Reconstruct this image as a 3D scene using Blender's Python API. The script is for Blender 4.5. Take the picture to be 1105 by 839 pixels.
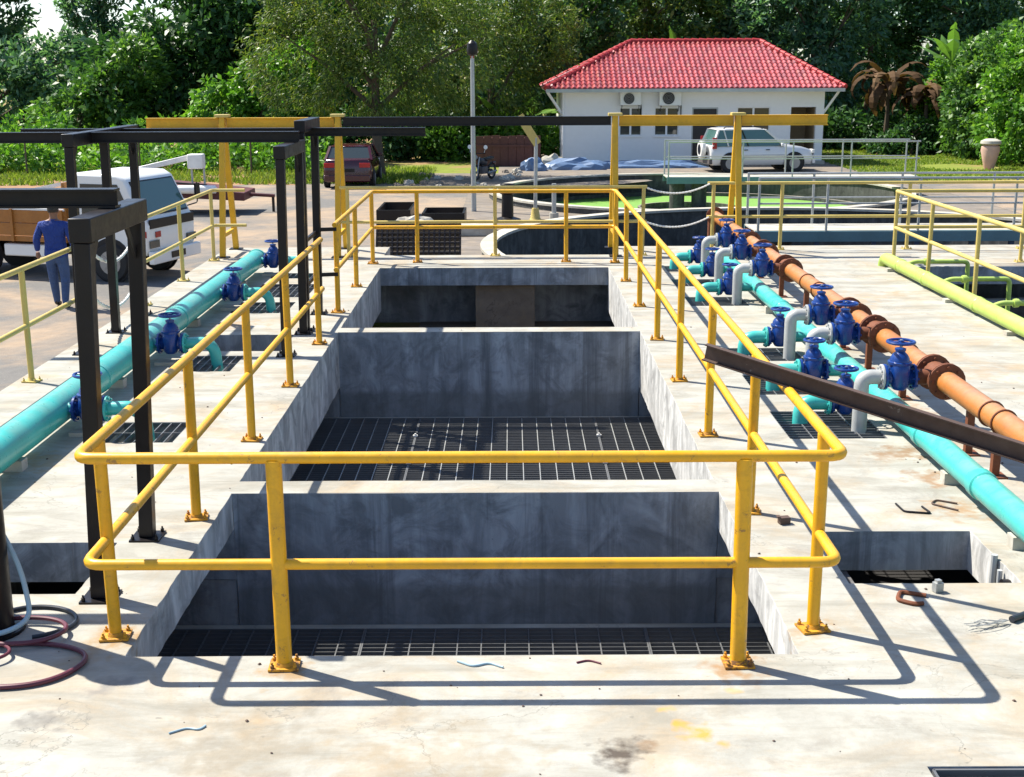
import bpy, bmesh, math, random
import numpy as np
from mathutils import Vector, Matrix
R = math.radians
for o in list(bpy.data.objects): bpy.data.objects.remove(o)
scn = bpy.context.scene
COL = scn.collection

# ---------------------------------------------------------------- camera, sky, sun, exposure
G = -1.0                                   # level of the road; the concrete deck is z = 0
cam_d = bpy.data.cameras.new('camera'); cam = bpy.data.objects.new('camera', cam_d); COL.objects.link(cam)
cam.location = (0, 0, 2.9)
cam.rotation_euler = (Matrix.Rotation(R(90 - 13.82), 3, 'X') @ Matrix.Rotation(R(-0.22), 3, 'Z')).to_euler()
cam_d.sensor_width = 36; cam_d.lens = 36 * 1400 / 1105; cam_d.clip_start = 0.05; cam_d.clip_end = 2000
scn.camera = cam
SUN = Vector((-0.63, 0.36, 1.0)).normalized()
world = bpy.data.worlds.new('World'); scn.world = world; world.use_nodes = True
wn = world.node_tree; bg = wn.nodes['Background']
sky = wn.nodes.new('ShaderNodeTexSky'); sky.sky_type = 'NISHITA'; sky.sun_disc = False
sky.sun_elevation = math.asin(SUN.z); sky.sun_rotation = math.atan2(SUN.x, SUN.y)
sky.dust_density = .7; sky.air_density = .9; sky.ozone_density = 3.0
wn.links.new(sky.outputs[0], bg.inputs[0]); bg.inputs[1].default_value = 0.11
sd = bpy.data.lights.new('sun', 'SUN'); sd.energy = 5.0; sd.angle = R(0.55); sd.color = (1.0, 0.94, 0.83)
sun = bpy.data.objects.new('sun', sd); COL.objects.link(sun)
sun.rotation_euler = (-SUN).to_track_quat('-Z', 'Y').to_euler(); sun.location = (-12, 8, 20)
vs = scn.view_settings; vs.view_transform = 'Standard'; vs.look = 'None'; vs.gamma = 1; vs.exposure = 1.0
vs.use_curve_mapping = False

# ---------------------------------------------------------------- helpers
class MB:
    def __init__(s): s.v = []; s.f = []
    def add(s, vs_, fs):
        b = len(s.v); s.v += [tuple(p) for p in vs_]; s.f += [tuple(i + b for i in f) for f in fs]; return s
    def box(s, c, d, rz=0, M=None):
        x, y, z = d[0] / 2, d[1] / 2, d[2] / 2
        p = [Vector((a * x, b * y, e * z)) for e in (-1, 1) for b in (-1, 1) for a in (-1, 1)]
        T = Matrix.Translation(c) @ (Matrix.Rotation(rz, 4, 'Z') if rz else Matrix())
        if M: T = M @ T
        return s.add([T @ q for q in p], [(0, 2, 3, 1), (4, 5, 7, 6), (0, 1, 5, 4), (2, 6, 7, 3), (0, 4, 6, 2), (1, 3, 7, 5)])
    def bb(s, x0, x1, y0, y1, z0, z1):
        return s.box(((x0 + x1) / 2, (y0 + y1) / 2, (z0 + z1) / 2), (x1 - x0, y1 - y0, z1 - z0))
    def bar(s, a, b, w, h, up=(0, 0, 1)):
        a, b = Vector(a), Vector(b); t = (b - a).normalized(); u = Vector(up)
        r = t.cross(u)
        if r.length < 1e-4: r = t.cross(Vector((0, 1, 0)))
        r.normalize(); u = r.cross(t)
        p = [q + r * (i * w / 2) + u * (j * h / 2) for q in (a, b) for i, j in ((-1, -1), (1, -1), (1, 1), (-1, 1))]
        return s.add(p, [(3, 2, 1, 0), (4, 5, 6, 7), (0, 1, 5, 4), (1, 2, 6, 5), (2, 3, 7, 6), (3, 0, 4, 7)])
    def tube(s, pts, r, n=10, closed=False, caps=True):
        pts = [Vector(p) for p in pts]; m = len(pts)
        rr = r if isinstance(r, (list, tuple)) else [r] * m
        base = len(s.v); nrm = None
        for i in range(m):
            if closed: t = pts[(i + 1) % m] - pts[i - 1]
            else: t = pts[min(i + 1, m - 1)] - pts[max(i - 1, 0)]
            t.normalize()
            if nrm is None:
                nrm = t.orthogonal().normalized()
            nrm = (nrm - t * nrm.dot(t))
            if nrm.length < 1e-6: nrm = t.orthogonal()
            nrm.normalize(); bn = t.cross(nrm)
            for k in range(n):
                a = 2 * math.pi * k / n
                s.v.append(tuple(pts[i] + (nrm * math.cos(a) + bn * math.sin(a)) * rr[i]))
        for i in range(m if closed else m - 1):
            j = (i + 1) % m
            for k in range(n):
                l = (k + 1) % n
                s.f.append((base + i * n + k, base + i * n + l, base + j * n + l, base + j * n + k))
        if caps and not closed:
            s.f.append(tuple(base + k for k in reversed(range(n)))); s.f.append(tuple(base + (m - 1) * n + k for k in range(n)))
        return s
    def lathe(s, prof, n=16, M=None):
        base = len(s.v); M = M or Matrix()
        for r, h in prof:
            for k in range(n):
                a = 2 * math.pi * k / n
                s.v.append(tuple(M @ Vector((r * math.cos(a), r * math.sin(a), h))))
        m = len(prof)
        for i in range(m - 1):
            for k in range(n):
                l = (k + 1) % n
                s.f.append((base + i * n + k, base + i * n + l, base + (i + 1) * n + l, base + (i + 1) * n + k))
        s.f.append(tuple(base + k for k in reversed(range(n)))); s.f.append(tuple(base + (m - 1) * n + k for k in range(n)))
        return s
    def prism(s, poly, d0, d1, M=None, k=1.0):      # polygon in local XZ, extruded along local Y; k tapers nothing
        M = M or Matrix(); n = len(poly)
        p = [M @ Vector((x, d0, z)) for x, z in poly] + [M @ Vector((x, d1, z)) for x, z in poly]
        return s.add(p, [tuple(range(n)), tuple(reversed(range(n, 2 * n)))] + [(i, n + i, n + (i + 1) % n, (i + 1) % n) for i in range(n)])
    def torus(s, c, Rr, r, n=24, m=8, M=None):
        M = M or Matrix(); c = Vector(c)
        return s.tube([M @ (c + Vector((Rr * math.cos(2 * math.pi * k / n), Rr * math.sin(2 * math.pi * k / n), 0))) for k in range(n)], r, m, closed=True)
    def mesh(s, name, org=(0, 0, 0), ang=35):
        me = bpy.data.meshes.new(name); o = Vector(org)
        me.from_pydata([tuple(Vector(p) - o) for p in s.v], [], s.f)
        bm = bmesh.new(); bm.from_mesh(me); bmesh.ops.recalc_face_normals(bm, faces=bm.faces); bm.to_mesh(me); bm.free()
        if ang:
            me.polygons.foreach_set('use_smooth', [True] * len(me.polygons)); me.set_sharp_from_angle(angle=R(ang))
        return me
    def build(s, name, mat, parent=None, org=None, bev=0, ang=35, kind=None):
        if org is None: org = parent['_org'] if parent is not None and '_org' in parent else (0, 0, 0)
        return place(name, s.mesh(name, org, ang), mat, parent, bev, kind, loc=tuple(org) if parent is None else None)

def place(name, me, mat, parent=None, bev=0, kind=None, loc=None, rot=None):
    o = bpy.data.objects.new(name, me); COL.objects.link(o)
    if mat is not None and not me.materials: me.materials.append(mat)
    if parent is not None: o.parent = parent
    if bev:
        b = o.modifiers.new('bevel', 'BEVEL'); b.width = bev; b.segments = 2; b.limit_method = 'ANGLE'; b.angle_limit = R(50); b.harden_normals = False
    if kind: o['kind'] = kind
    if loc is not None: o.location = loc
    if rot is not None: o.rotation_euler = rot
    return o

def tag(o, label, cat, group=None):
    o['label'] = label; o['category'] = cat
    if group: o['group'] = group
    return o
def thing(name, loc, label, cat, group=None, rz=0, local=False):
    o = bpy.data.objects.new(name, None); COL.objects.link(o); o.empty_display_size = 0.2
    o.location = loc; o.rotation_euler = (0, 0, rz)
    o['_org'] = (0.0, 0.0, 0.0) if local else tuple(float(c) for c in loc)
    return tag(o, label, cat, group)
def copy_tree(o, parent=None):
    c = o.copy(); COL.objects.link(c)
    if parent is not None: c.parent = parent
    for ch in o.children: copy_tree(ch, c)
    return c
def struct(o): o['kind'] = 'structure'; return o
def fillet(pts, rad, seg=5, closed=False):
    pts = [Vector(p) for p in pts]; out = []
    for i, p in enumerate(pts):
        if not closed and i in (0, len(pts) - 1): out.append(p); continue
        a = (pts[i - 1] - p); b = (pts[(i + 1) % len(pts)] - p)
        d = min(rad, a.length * .49, b.length * .49); a.normalize(); b.normalize()
        for k in range(seg + 1):
            t = k / seg; q = p + a * d * (1 - t) ** 2 + b * d * t ** 2
            out.append(q)
    return out
def sag(a, b, drop, n=14):
    a, b = Vector(a), Vector(b)
    return [a.lerp(b, k / n) - Vector((0, 0, drop * 4 * (k / n) * (1 - k / n))) for k in range(n + 1)]

# ---------------------------------------------------------------- materials
MATS = {}
def newmat(name):
    m = bpy.data.materials.new(name); m.use_nodes = True; nt = m.node_tree
    return m, nt, nt.nodes['Principled BSDF']
def nd(nt, t, **kw):
    n = nt.nodes.new(t)
    for k, v in kw.items():
        if k.startswith('i_'): n.inputs[k[2:].replace('_', ' ')].default_value = v
        else: setattr(n, k, v)
    return n
def noise(nt, vec, scale, detail=5, rough=.55, dist=0):
    n = nd(nt, 'ShaderNodeTexNoise'); n.inputs['Scale'].default_value = scale; n.inputs['Detail'].default_value = detail
    n.inputs['Roughness'].default_value = rough; n.inputs['Distortion'].default_value = dist
    if vec is not None: nt.links.new(vec, n.inputs['Vector'])
    return n.outputs[0]
def ramp(nt, fac, stops):
    n = nd(nt, 'ShaderNodeValToRGB'); nt.links.new(fac, n.inputs[0]); el = n.color_ramp.elements
    while len(el) < len(stops): el.new(.5)
    for e, (p, c) in zip(el, stops):
        e.position = p; e.color = (c, c, c, 1) if isinstance(c, (int, float)) else (*c, 1)
    return n.outputs[0]
def mixc(nt, fac, a, b, mode='MIX'):
    n = nd(nt, 'ShaderNodeMix', data_type='RGBA', blend_type=mode)
    for sock, v in ((n.inputs[0], fac), (n.inputs[6], a), (n.inputs[7], b)):
        if hasattr(v, 'is_linked'): nt.links.new(v, sock)
        elif isinstance(v, (int, float)): sock.default_value = v
        else: sock.default_value = (*v, 1)
    return n.outputs[2]
def math_(nt, op, a, b=0.0):
    n = nd(nt, 'ShaderNodeMath', operation=op)
    for i, v in enumerate((a, b)):
        if hasattr(v, 'is_linked'): nt.links.new(v, n.inputs[i])
        else: n.inputs[i].default_value = v
    return n.outputs[0]
def bump(nt, b, h, strength=.3, dist=.01):
    n = nd(nt, 'ShaderNodeBump'); n.inputs['Strength'].default_value = strength; n.inputs['Distance'].default_value = dist
    nt.links.new(h, n.inputs['Height']); nt.links.new(n.outputs[0], b.inputs['Normal'])
def wpos(nt): return nd(nt, 'ShaderNodeNewGeometry').outputs['Position']
def opos(nt): return nd(nt, 'ShaderNodeTexCoord').outputs['Object']

def concrete(name, base, stain=(.33, .22, .10), grime=(.16, .15, .14), stain_amt=.5, grime_amt=.6, spots=(), streak=False, rough=.85, sc=1.0, vert=None):
    m, nt, b = newmat(name); P = wpos(nt); L = nt.links
    big = noise(nt, P, .55 * sc, 4, .6, .6); mid = noise(nt, P, 2.6 * sc, 6, .65, .3); fine = noise(nt, P, 34 * sc, 4, .6); speck = noise(nt, P, 12 * sc, 3, .5)
    c = mixc(nt, ramp(nt, mid, [(.3, 0), (.7, 1)]), tuple(k * .84 for k in base), tuple(min(1, k * 1.13) for k in base))
    st = math_(nt, 'MULTIPLY', ramp(nt, noise(nt, P, 1.1 * sc, 6, .68, 1.0), [(.47, 0), (.70, 1)]), stain_amt)
    c = mixc(nt, st, c, stain)
    gr = math_(nt, 'MULTIPLY', ramp(nt, noise(nt, P, 1.7 * sc, 7, .72, .5), [(.55, 0), (.75, 1)]), grime_amt)
    c = mixc(nt, gr, c, grime)
    sp = math_(nt, 'MULTIPLY', ramp(nt, speck, [(.72, 0), (.77, 1)]), .55)
    c = mixc(nt, sp, c, tuple(k * .35 for k in base))
    crk = math_(nt, 'ABSOLUTE', math_(nt, 'SUBTRACT', noise(nt, P, .9 * sc, 7, .6, .4), .5))
    crk = math_(nt, 'MULTIPLY', ramp(nt, crk, [(.0, 1), (.0045, 0)]), ramp(nt, noise(nt, P, .7 * sc, 3, .5), [(.5, 0), (.62, .8)]))
    c = mixc(nt, crk, c, tuple(k * .4 for k in base))
    mpn = nd(nt, 'ShaderNodeMapping'); mpn.inputs['Rotation'].default_value = (0, 0, .5); mpn.inputs['Scale'].default_value = (.6, 2.6, 1); L.new(P, mpn.inputs[0])
    c = mixc(nt, math_(nt, 'MULTIPLY', ramp(nt, noise(nt, mpn.outputs[0], 1.6 * sc, 7, .7, .6), [(.45, 0), (.66, 1)]), .75), c, tuple(k * f for k, f in zip(base, (.62, .60, .56))))
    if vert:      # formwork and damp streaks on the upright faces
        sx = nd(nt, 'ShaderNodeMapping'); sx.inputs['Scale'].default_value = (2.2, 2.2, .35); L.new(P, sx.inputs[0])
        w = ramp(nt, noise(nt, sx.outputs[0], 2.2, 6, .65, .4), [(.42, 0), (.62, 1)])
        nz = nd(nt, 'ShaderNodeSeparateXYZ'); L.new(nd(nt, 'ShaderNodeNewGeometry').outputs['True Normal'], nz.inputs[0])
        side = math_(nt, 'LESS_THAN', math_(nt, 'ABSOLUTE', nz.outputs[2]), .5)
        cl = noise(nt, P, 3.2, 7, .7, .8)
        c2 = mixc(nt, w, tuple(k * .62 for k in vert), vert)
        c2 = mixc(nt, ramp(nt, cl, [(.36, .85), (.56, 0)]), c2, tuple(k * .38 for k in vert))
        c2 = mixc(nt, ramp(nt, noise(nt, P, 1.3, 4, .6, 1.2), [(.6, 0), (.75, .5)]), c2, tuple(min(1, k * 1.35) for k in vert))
        if streak:
            s2 = nd(nt, 'ShaderNodeMapping'); s2.inputs['Scale'].default_value = (3.0, 3.0, .10); L.new(P, s2.inputs[0])
            c2 = mixc(nt, ramp(nt, noise(nt, s2.outputs[0], 1.3, 7, .7, .2), [(.54, 0), (.66, .75)]), c2, tuple(k * .28 for k in vert))
            zc = nd(nt, 'ShaderNodeSeparateXYZ'); L.new(P, zc.inputs[0]); wl_ = math_(nt, 'ADD', zc.outputs[2], math_(nt, 'MULTIPLY', noise(nt, P, 2.5, 5, .6), .18))
            c2 = mixc(nt, ramp(nt, math_(nt, 'ADD', wl_, 1.5), [(.86, .55), (.93, 0)]), c2, tuple(k * f for k, f in zip(vert, (.34, .33, .30))))
            c2 = mixc(nt, ramp(nt, noise(nt, P, 11, 5, .7), [(.66, 0), (.72, .6)]), c2, tuple(k * .35 for k in vert))
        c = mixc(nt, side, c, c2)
    for (x, y, rad, col, amt) in spots:
        n = nd(nt, 'ShaderNodeVectorMath', operation='DISTANCE'); n.inputs[1].default_value = (x, y, 0)
        wob = nd(nt, 'ShaderNodeVectorMath', operation='MULTIPLY_ADD'); ns = nd(nt, 'ShaderNodeTexNoise'); ns.inputs['Scale'].default_value = 9; ns.inputs['Detail'].default_value = 5
        L.new(P, ns.inputs[0]); L.new(ns.outputs[1], wob.inputs[0]); wob.inputs[1].default_value = (rad * 3.2,) * 3
        sub = nd(nt, 'ShaderNodeVectorMath', operation='SUBTRACT'); sub.inputs[1].default_value = (rad * 1.6,) * 3; L.new(P, sub.inputs[0])
        L.new(sub.outputs[0], wob.inputs[2]); L.new(wob.outputs[0], n.inputs[0])
        fac = nd(nt, 'ShaderNodeMapRange'); fac.inputs[1].default_value = rad * .3; fac.inputs[2].default_value = rad; fac.inputs[3].default_value = amt; fac.inputs[4].default_value = 0
        L.new(n.outputs['Value'], fac.inputs[0]); c = mixc(nt, fac.outputs[0], c, col)
    L.new(c, b.inputs['Base Color']); b.inputs['Roughness'].default_value = rough; b.inputs['Specular IOR Level'].default_value = .25
    h = math_(nt, 'ADD', fine, math_(nt, 'MULTIPLY', mid, 2.0)); bump(nt, b, h, .35, .006)
    return m

def paint(name, col, rough=.38, chip=None, chip_amt=.5, dirt=.35, metal=0, sc=1.0, spec=.5, dust=0, thr=.64):
    m, nt, b = newmat(name); P = wpos(nt); L = nt.links
    n1 = noise(nt, P, 3.5 * sc, 5, .6); n2 = noise(nt, P, 16 * sc, 6, .7, .4)
    c = mixc(nt, ramp(nt, n1, [(.3, 0), (.72, 1)]), tuple(k * .82 for k in col), tuple(min(1, k * 1.08) for k in col))
    if dirt: c = mixc(nt, math_(nt, 'MULTIPLY', ramp(nt, noise(nt, P, 7 * sc, 6, .7, .5), [(.5, 0), (.74, 1)]), dirt), c, tuple(k * .45 + .02 for k in col))
    r = ramp(nt, n2, [(.3, rough * .8), (.7, min(1, rough * 1.35))])
    if chip:
        k = math_(nt, 'MULTIPLY', ramp(nt, noise(nt, P, 9 * sc, 8, .75, .3), [(thr, 0), (thr + .05, 1)]), chip_amt); c = mixc(nt, k, c, chip)
    if dust:      # settled dust and grey smears on the upper side
        nz = nd(nt, 'ShaderNodeSeparateXYZ'); L.new(nd(nt, 'ShaderNodeNewGeometry').outputs['Normal'], nz.inputs[0])
        up = ramp(nt, nz.outputs[2], [(.25, 0), (.95, 1)]); pat = ramp(nt, noise(nt, P, 2.2, 7, .72, .8), [(.40, 0), (.70, 1)])
        c = mixc(nt, math_(nt, 'MULTIPLY', math_(nt, 'MULTIPLY', up, pat), dust), c, (.40, .36, .29))
        c = mixc(nt, math_(nt, 'MULTIPLY', ramp(nt, noise(nt, P, 5, 8, .75, 1.2), [(.56, 0), (.70, 1)]), dust), c, tuple(k * .5 for k in col))
    L.new(c, b.inputs['Base Color']); L.new(r, b.inputs['Roughness']); b.inputs['Metallic'].default_value = metal; b.inputs['Specular IOR Level'].default_value = spec
    bump(nt, b, n2, .12, .004); return m

def leafmat(name, stops, trans=.35, rough=.42, spec=.5):
    m, nt, b = newmat(name); L = nt.links
    rnd = nd(nt, 'ShaderNodeNewGeometry').outputs['Random Per Island']
    big = noise(nt, wpos(nt), .35, 3, .5)
    f = math_(nt, 'ADD', math_(nt, 'MULTIPLY', rnd, .62), math_(nt, 'MULTIPLY', big, .4))
    c = ramp(nt, f, stops); L.new(c, b.inputs['Base Color']); b.inputs['Roughness'].default_value = rough; b.inputs['Specular IOR Level'].default_value = spec
    t = nd(nt, 'ShaderNodeBsdfTranslucent'); L.new(mixc(nt, 1.0, c, (.95, 1.0, .45), 'MULTIPLY'), t.inputs[0])
    mx = nd(nt, 'ShaderNodeMixShader'); mx.inputs[0].default_value = trans
    L.new(b.outputs[0], mx.inputs[1]); L.new(t.outputs[0], mx.inputs[2]); L.new(mx.outputs[0], nt.nodes['Material Output'].inputs[0]); return m
def plain(name, col, rough=.5, metal=0, spec=.5, var=.15):
    m, nt, b = newmat(name); n = noise(nt, wpos(nt), 6, 4, .6)
    c = mixc(nt, n, tuple(k * (1 - var) for k in col), tuple(min(1, k * (1 + var)) for k in col)); nt.links.new(c, b.inputs['Base Color'])
    b.inputs['Roughness'].default_value = rough; b.inputs['Metallic'].default_value = metal; b.inputs['Specular IOR Level'].default_value = spec; return m
def glassy(name, col=(.02, .03, .03), rough=.05):
    m, nt, b = newmat(name); b.inputs['Base Color'].default_value = (*col, 1); b.inputs['Roughness'].default_value = rough
    bump(nt, b, noise(nt, wpos(nt), 1.5, 2, .5), .05, .02); b.inputs['Specular IOR Level'].default_value = .8; return m

M_DECK = concrete('deck_concrete', (.365, .358, .318), stain=(.34, .255, .155), grime=(.19, .175, .155), stain_amt=.85, grime_amt=.8, vert=(.66, .65, .62),  # vert: side walls kept paler, sunlight put into their colour
                  spots=[(.46, 5.12, .15, (.06, .045, .035), .9), (.60, 5.16, .07, (.2, .12, .06), .6), (.82, 5.33, .10, (.52, .26, .03), .85), (.93, 5.18, .06, (.52, .26, .03), .6), (.70, 5.52, .05, (.52, .30, .06), .6), (-2.15, 5.45, .16, (.17, .16, .145), .75), (-1.95, 5.78, .15, (.20, .19, .175), .7), (1.05, 5.7, .05, (.52, .30, .06), .5),
                         (-2.08, 6.30, .16, (.30, .17, .05), .7), (-1.14, 5.92, .16, (.30, .17, .05), .7), (1.1, 5.92, .17, (.28, .15, .05), .75), (1.56, 6.36, .17, (.30, .17, .05), .7), (-1.2, 5.15, .45, (.22, .19, .14), .5), (-.3, 5.0, .5, (.26, .20, .12), .45), (1.6, 5.1, .4, (.24, .22, .18), .4),
                         (3.05, 9.0, .22, (.25, .13, .05), .7), (3.0, 9.6, .25, (.22, .12, .05), .7), (3.45, 10.9, .25, (.30, .16, .07), .55), (4.5, 12.4, .5, (.36, .26, .16), .5), (-3.2, 15.0, .35, (.36, .22, .10), .6), (-3.6, 9.5, .3, (.36, .24, .10), .5), (4.2, 16.5, .7, (.38, .27, .16), .5), (3.0, 8.3, .25, (.3, .17, .07), .7)])
M_WALL = concrete('basin_concrete', (.15, .15, .155), stain=(.12, .10, .08), grime=(.05, .05, .055), stain_amt=.6, grime_amt=.8, vert=(.38, .39, .40))
M_SHADED = concrete('shaded_streaked_cross_wall_concrete', (.40, .38, .335), stain=(.10, .09, .08), grime=(.05, .05, .055), stain_amt=.6, grime_amt=.8, vert=(.38, .41, .445), streak=True)  # bluish vert tone is painted shade; streaks and waterline are stains
M_TANK = concrete('tank_concrete', (.24, .225, .195), grime=(.06, .055, .05), stain_amt=.4, grime_amt=.8, vert=(.10, .10, .095))
M_SILT = concrete('dark_silt', (.085, .08, .078), stain=(.05, .04, .03), grime=(.03, .03, .03))
M_REFLECT = concrete('brown_reflection_tone', (.20, .155, .115), stain_amt=.5, grime_amt=.5)  # brown tone painted to suggest a reflection in the water
M_LIGHTC = concrete('light_concrete', (.46, .44, .38), stain_amt=.3, grime_amt=.4)
M_YEL = paint('yellow_paint', (.76, .385, .006), .38, chip=(.20, .10, .04), chip_amt=.75, dirt=.5, sc=1.3, dust=.12, thr=.60)
M_YELR = paint('rust_stained_yellow_paint', (.58, .27, .01), .6, chip=(.13, .055, .02), chip_amt=.9, dirt=.7, sc=2.2, thr=.52)
M_CREAM = paint('faded_yellow_paint', (.56, .43, .12), .45, chip=(.30, .2, .09), chip_amt=.5, dirt=.35)
M_GANT = paint('gantry_yellow_paint', (.68, .38, .01), .45, chip=(.2, .1, .04), chip_amt=.5, dirt=.4)
M_BLACK = paint('black_steel', (.009, .007, .008), .36, chip=(.035, .018, .012), chip_amt=.4, dirt=.2, spec=.3)
M_DARKST = paint('dark_steel', (.10, .085, .08), .5, chip=(.12, .06, .03), chip_amt=.5)
M_TURQ = paint('turquoise_paint', (.045, .44, .40), .30, chip=(.10, .25, .22), chip_amt=.3, dirt=.25, dust=.35)
M_BLUE = paint('blue_valve_paint', (.005, .040, .21), .28, chip=(.02, .02, .03), chip_amt=.4, dirt=.3, sc=2)
M_ORANGE = paint('orange_pipe_paint', (.44, .155, .03), .42, chip=(.20, .07, .02), chip_amt=.5, dirt=.5, dust=.4)
M_RUST = paint('rusty_flange', (.17, .05, .016), .7, chip=(.30, .12, .04), chip_amt=.6, dirt=.5, sc=2)
M_GREY = paint('grey_pipe_paint', (.40, .41, .40), .4, chip=(.2, .17, .13), chip_amt=.4)
M_GREEN = paint('lime_pipe_paint', (.40, .55, .10), .45, chip=(.16, .2, .06), chip_amt=.4, dirt=.35, dust=.35)
M_GALV = paint('galvanised_steel', (.42, .43, .42), .45, chip=(.5, .5, .48), chip_amt=.4, metal=.5, dirt=.4)
M_GRATE = paint('grating_steel', (.16, .165, .17), .45, chip=(.2, .12, .07), chip_amt=.3, metal=.3)
M_BRIDGE = paint('blue_grey_bridge_paint', (.10, .19, .22), .5, chip=(.2, .2, .18), chip_amt=.4)
M_NAVY = paint('navy_bridge_paint', (.02, .04, .09), .5)
M_PLANK = paint('weathered_brown_steel', (.085, .05, .036), .65, chip=(.30, .26, .23), chip_amt=.9, dirt=.7, sc=1.0)
M_WHITE = plain('white_plastic', (.75, .74, .70), .4)
M_RED = plain('red_lens', (.35, .012, .012), .2)
M_TYRE = plain('tyre_rubber', (.018, .018, .018), .8)
M_RIM = plain('wheel_rim', (.28, .28, .28), .4, metal=.6)
M_GLASS = glassy('dark_glass')
M_TINT = glassy('green_tinted_glass', (.06, .13, .12), .06)
M_WATER = glassy('dark_water', (.010, .011, .010), .03)
M_GREENW = plain('green_algae_water', (.22, .42, .09), .35, var=.2)
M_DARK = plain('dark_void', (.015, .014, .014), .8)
M_HOSE_R = plain('red_hose', (.11, .02, .035), .45); M_HOSE_B = plain('black_hose', (.02, .025, .035), .4); M_HOSE_C = plain('grey_blue_hose', (.30, .42, .48), .35)
M_SKIN = plain('skin', (.22, .11, .065), .55); M_SHIRT = plain('blue_shirt', (.012, .040, .21), .85, var=.25); M_JEAN = plain('blue_jeans', (.045, .085, .19), .85, var=.3); M_SHOE = plain('dark_shoes', (.02, .016, .014), .5); M_HAIR = plain('black_hair', (.008, .007, .006), .45)
for m_, col_ in ((M_SHIRT, None), (M_JEAN, None)):
    nt_ = m_.node_tree; bump(nt_, nt_.nodes['Principled BSDF'], noise(nt_, wpos(nt_), 11, 3, .5, 1.5), 1.0, .035)
M_HOUSE = plain('white_house_paint', (.78, .77, .76), .7, var=.05)
M_TILE = plain('red_roof_tile', (.34, .028, .035), .36, var=.4, spec=.7)
M_TILE.node_tree.nodes['Principled BSDF'].inputs['Coat Weight'].default_value = .5; M_TILE.node_tree.nodes['Principled BSDF'].inputs['Coat Roughness'].default_value = .13
nt_ = M_TILE.node_tree; b_ = nt_.nodes['Principled BSDF']; rp_ = ramp(nt_, nd(nt_, 'ShaderNodeNewGeometry').outputs['Random Per Island'], [(0, (.22, .022, .028)), (.5, (.34, .03, .036)), (.85, (.42, .05, .05)), (1, (.30, .07, .055))])
nt_.links.new(mixc(nt_, ramp(nt_, noise(nt_, wpos(nt_), .9, 6, .7), [(.5, 0), (.75, .5)]), rp_, (.13, .03, .03)), b_.inputs['Base Color'])
M_RIDGE = plain('red_ridge_tile', (.36, .03, .035), .6, var=.25, spec=.3)
M_PORCH = plain('tan_porch_plaster', (.30, .22, .13), .8)
M_DOOR = plain('dark_door', (.018, .014, .012), .5)
M_BROWN = plain('brown_timber', (.10, .035, .028), .7, var=.4)
M_CARW = plain('silver_white_car_paint', (.66, .66, .66), .18, var=.03, spec=.7); M_CARR = plain('maroon_car_paint', (.045, .005, .010), .18, spec=.7)
M_TRUCKW = plain('white_truck_paint', (.78, .78, .75), .25, var=.04); M_BED = paint('orange_brown_truck_bed', (.36, .14, .022), .55, chip=(.15, .06, .02), chip_amt=.6, dirt=.5)
M_MAROON = paint('maroon_trailer_paint', (.10, .022, .022), .55, chip=(.2, .1, .06), chip_amt=.5)
M_TARP = plain('blue_tarpaulin', (.10, .17, .30), .5, var=.4)
M_TERRA = plain('pink_terracotta', (.55, .36, .28), .7, var=.2)
M_BARK = paint('tree_bark', (.11, .085, .06), .9, dirt=.6, sc=1.5, spec=.2)
M_SACK = plain('white_sack', (.42, .39, .33), .8, var=.3)

def groundmat():
    m, nt, b = newmat('earth_and_grass'); P = wpos(nt); L = nt.links
    a = noise(nt, P, .16, 5, .65, .6); f = noise(nt, P, 3.5, 6, .7)
    grass = mixc(nt, f, (.10, .15, .022), (.26, .29, .06)); soil = mixc(nt, f, (.20, .12, .07), (.36, .22, .12))
    c = mixc(nt, ramp(nt, a, [(.44, 0), (.58, 1)]), grass, soil)
    L.new(c, b.inputs['Base Color']); b.inputs['Roughness'].default_value = .95; b.inputs['Specular IOR Level'].default_value = .1; bump(nt, b, f, .6, .05); return m
def roadmat():
    m, nt, b = newmat('dusty_road'); P = wpos(nt); L = nt.links
    a = noise(nt, P, .35, 6, .65, .8); f = noise(nt, P, 5, 6, .7, .3); g = noise(nt, P, 40, 3, .6)
    asp = mixc(nt, f, (.11, .108, .105), (.20, .19, .175)); dust = mixc(nt, f, (.25, .18, .12), (.38, .30, .22))
    c = mixc(nt, ramp(nt, a, [(.42, 0), (.62, 1)]), asp, dust)
    c = mixc(nt, ramp(nt, g, [(.62, 0), (.72, .5)]), c, (.5, .47, .42))
    L.new(c, b.inputs['Base Color']); b.inputs['Roughness'].default_value = .95; b.inputs['Specular IOR Level'].default_value = .15; bump(nt, b, math_(nt, 'ADD', f, g), .4, .015); return m
M_GROUND = groundmat(); M_ROAD = roadmat()
M_SOIL = concrete('red_soil', (.30, .17, .09), stain=(.42, .25, .13), grime=(.12, .10, .05), stain_amt=.7, grime_amt=.5)
M_PLOT = concrete('grey_dirt', (.20, .175, .15), stain=(.34, .26, .17), grime=(.07, .07, .06), stain_amt=.6, grime_amt=.7)

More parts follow.
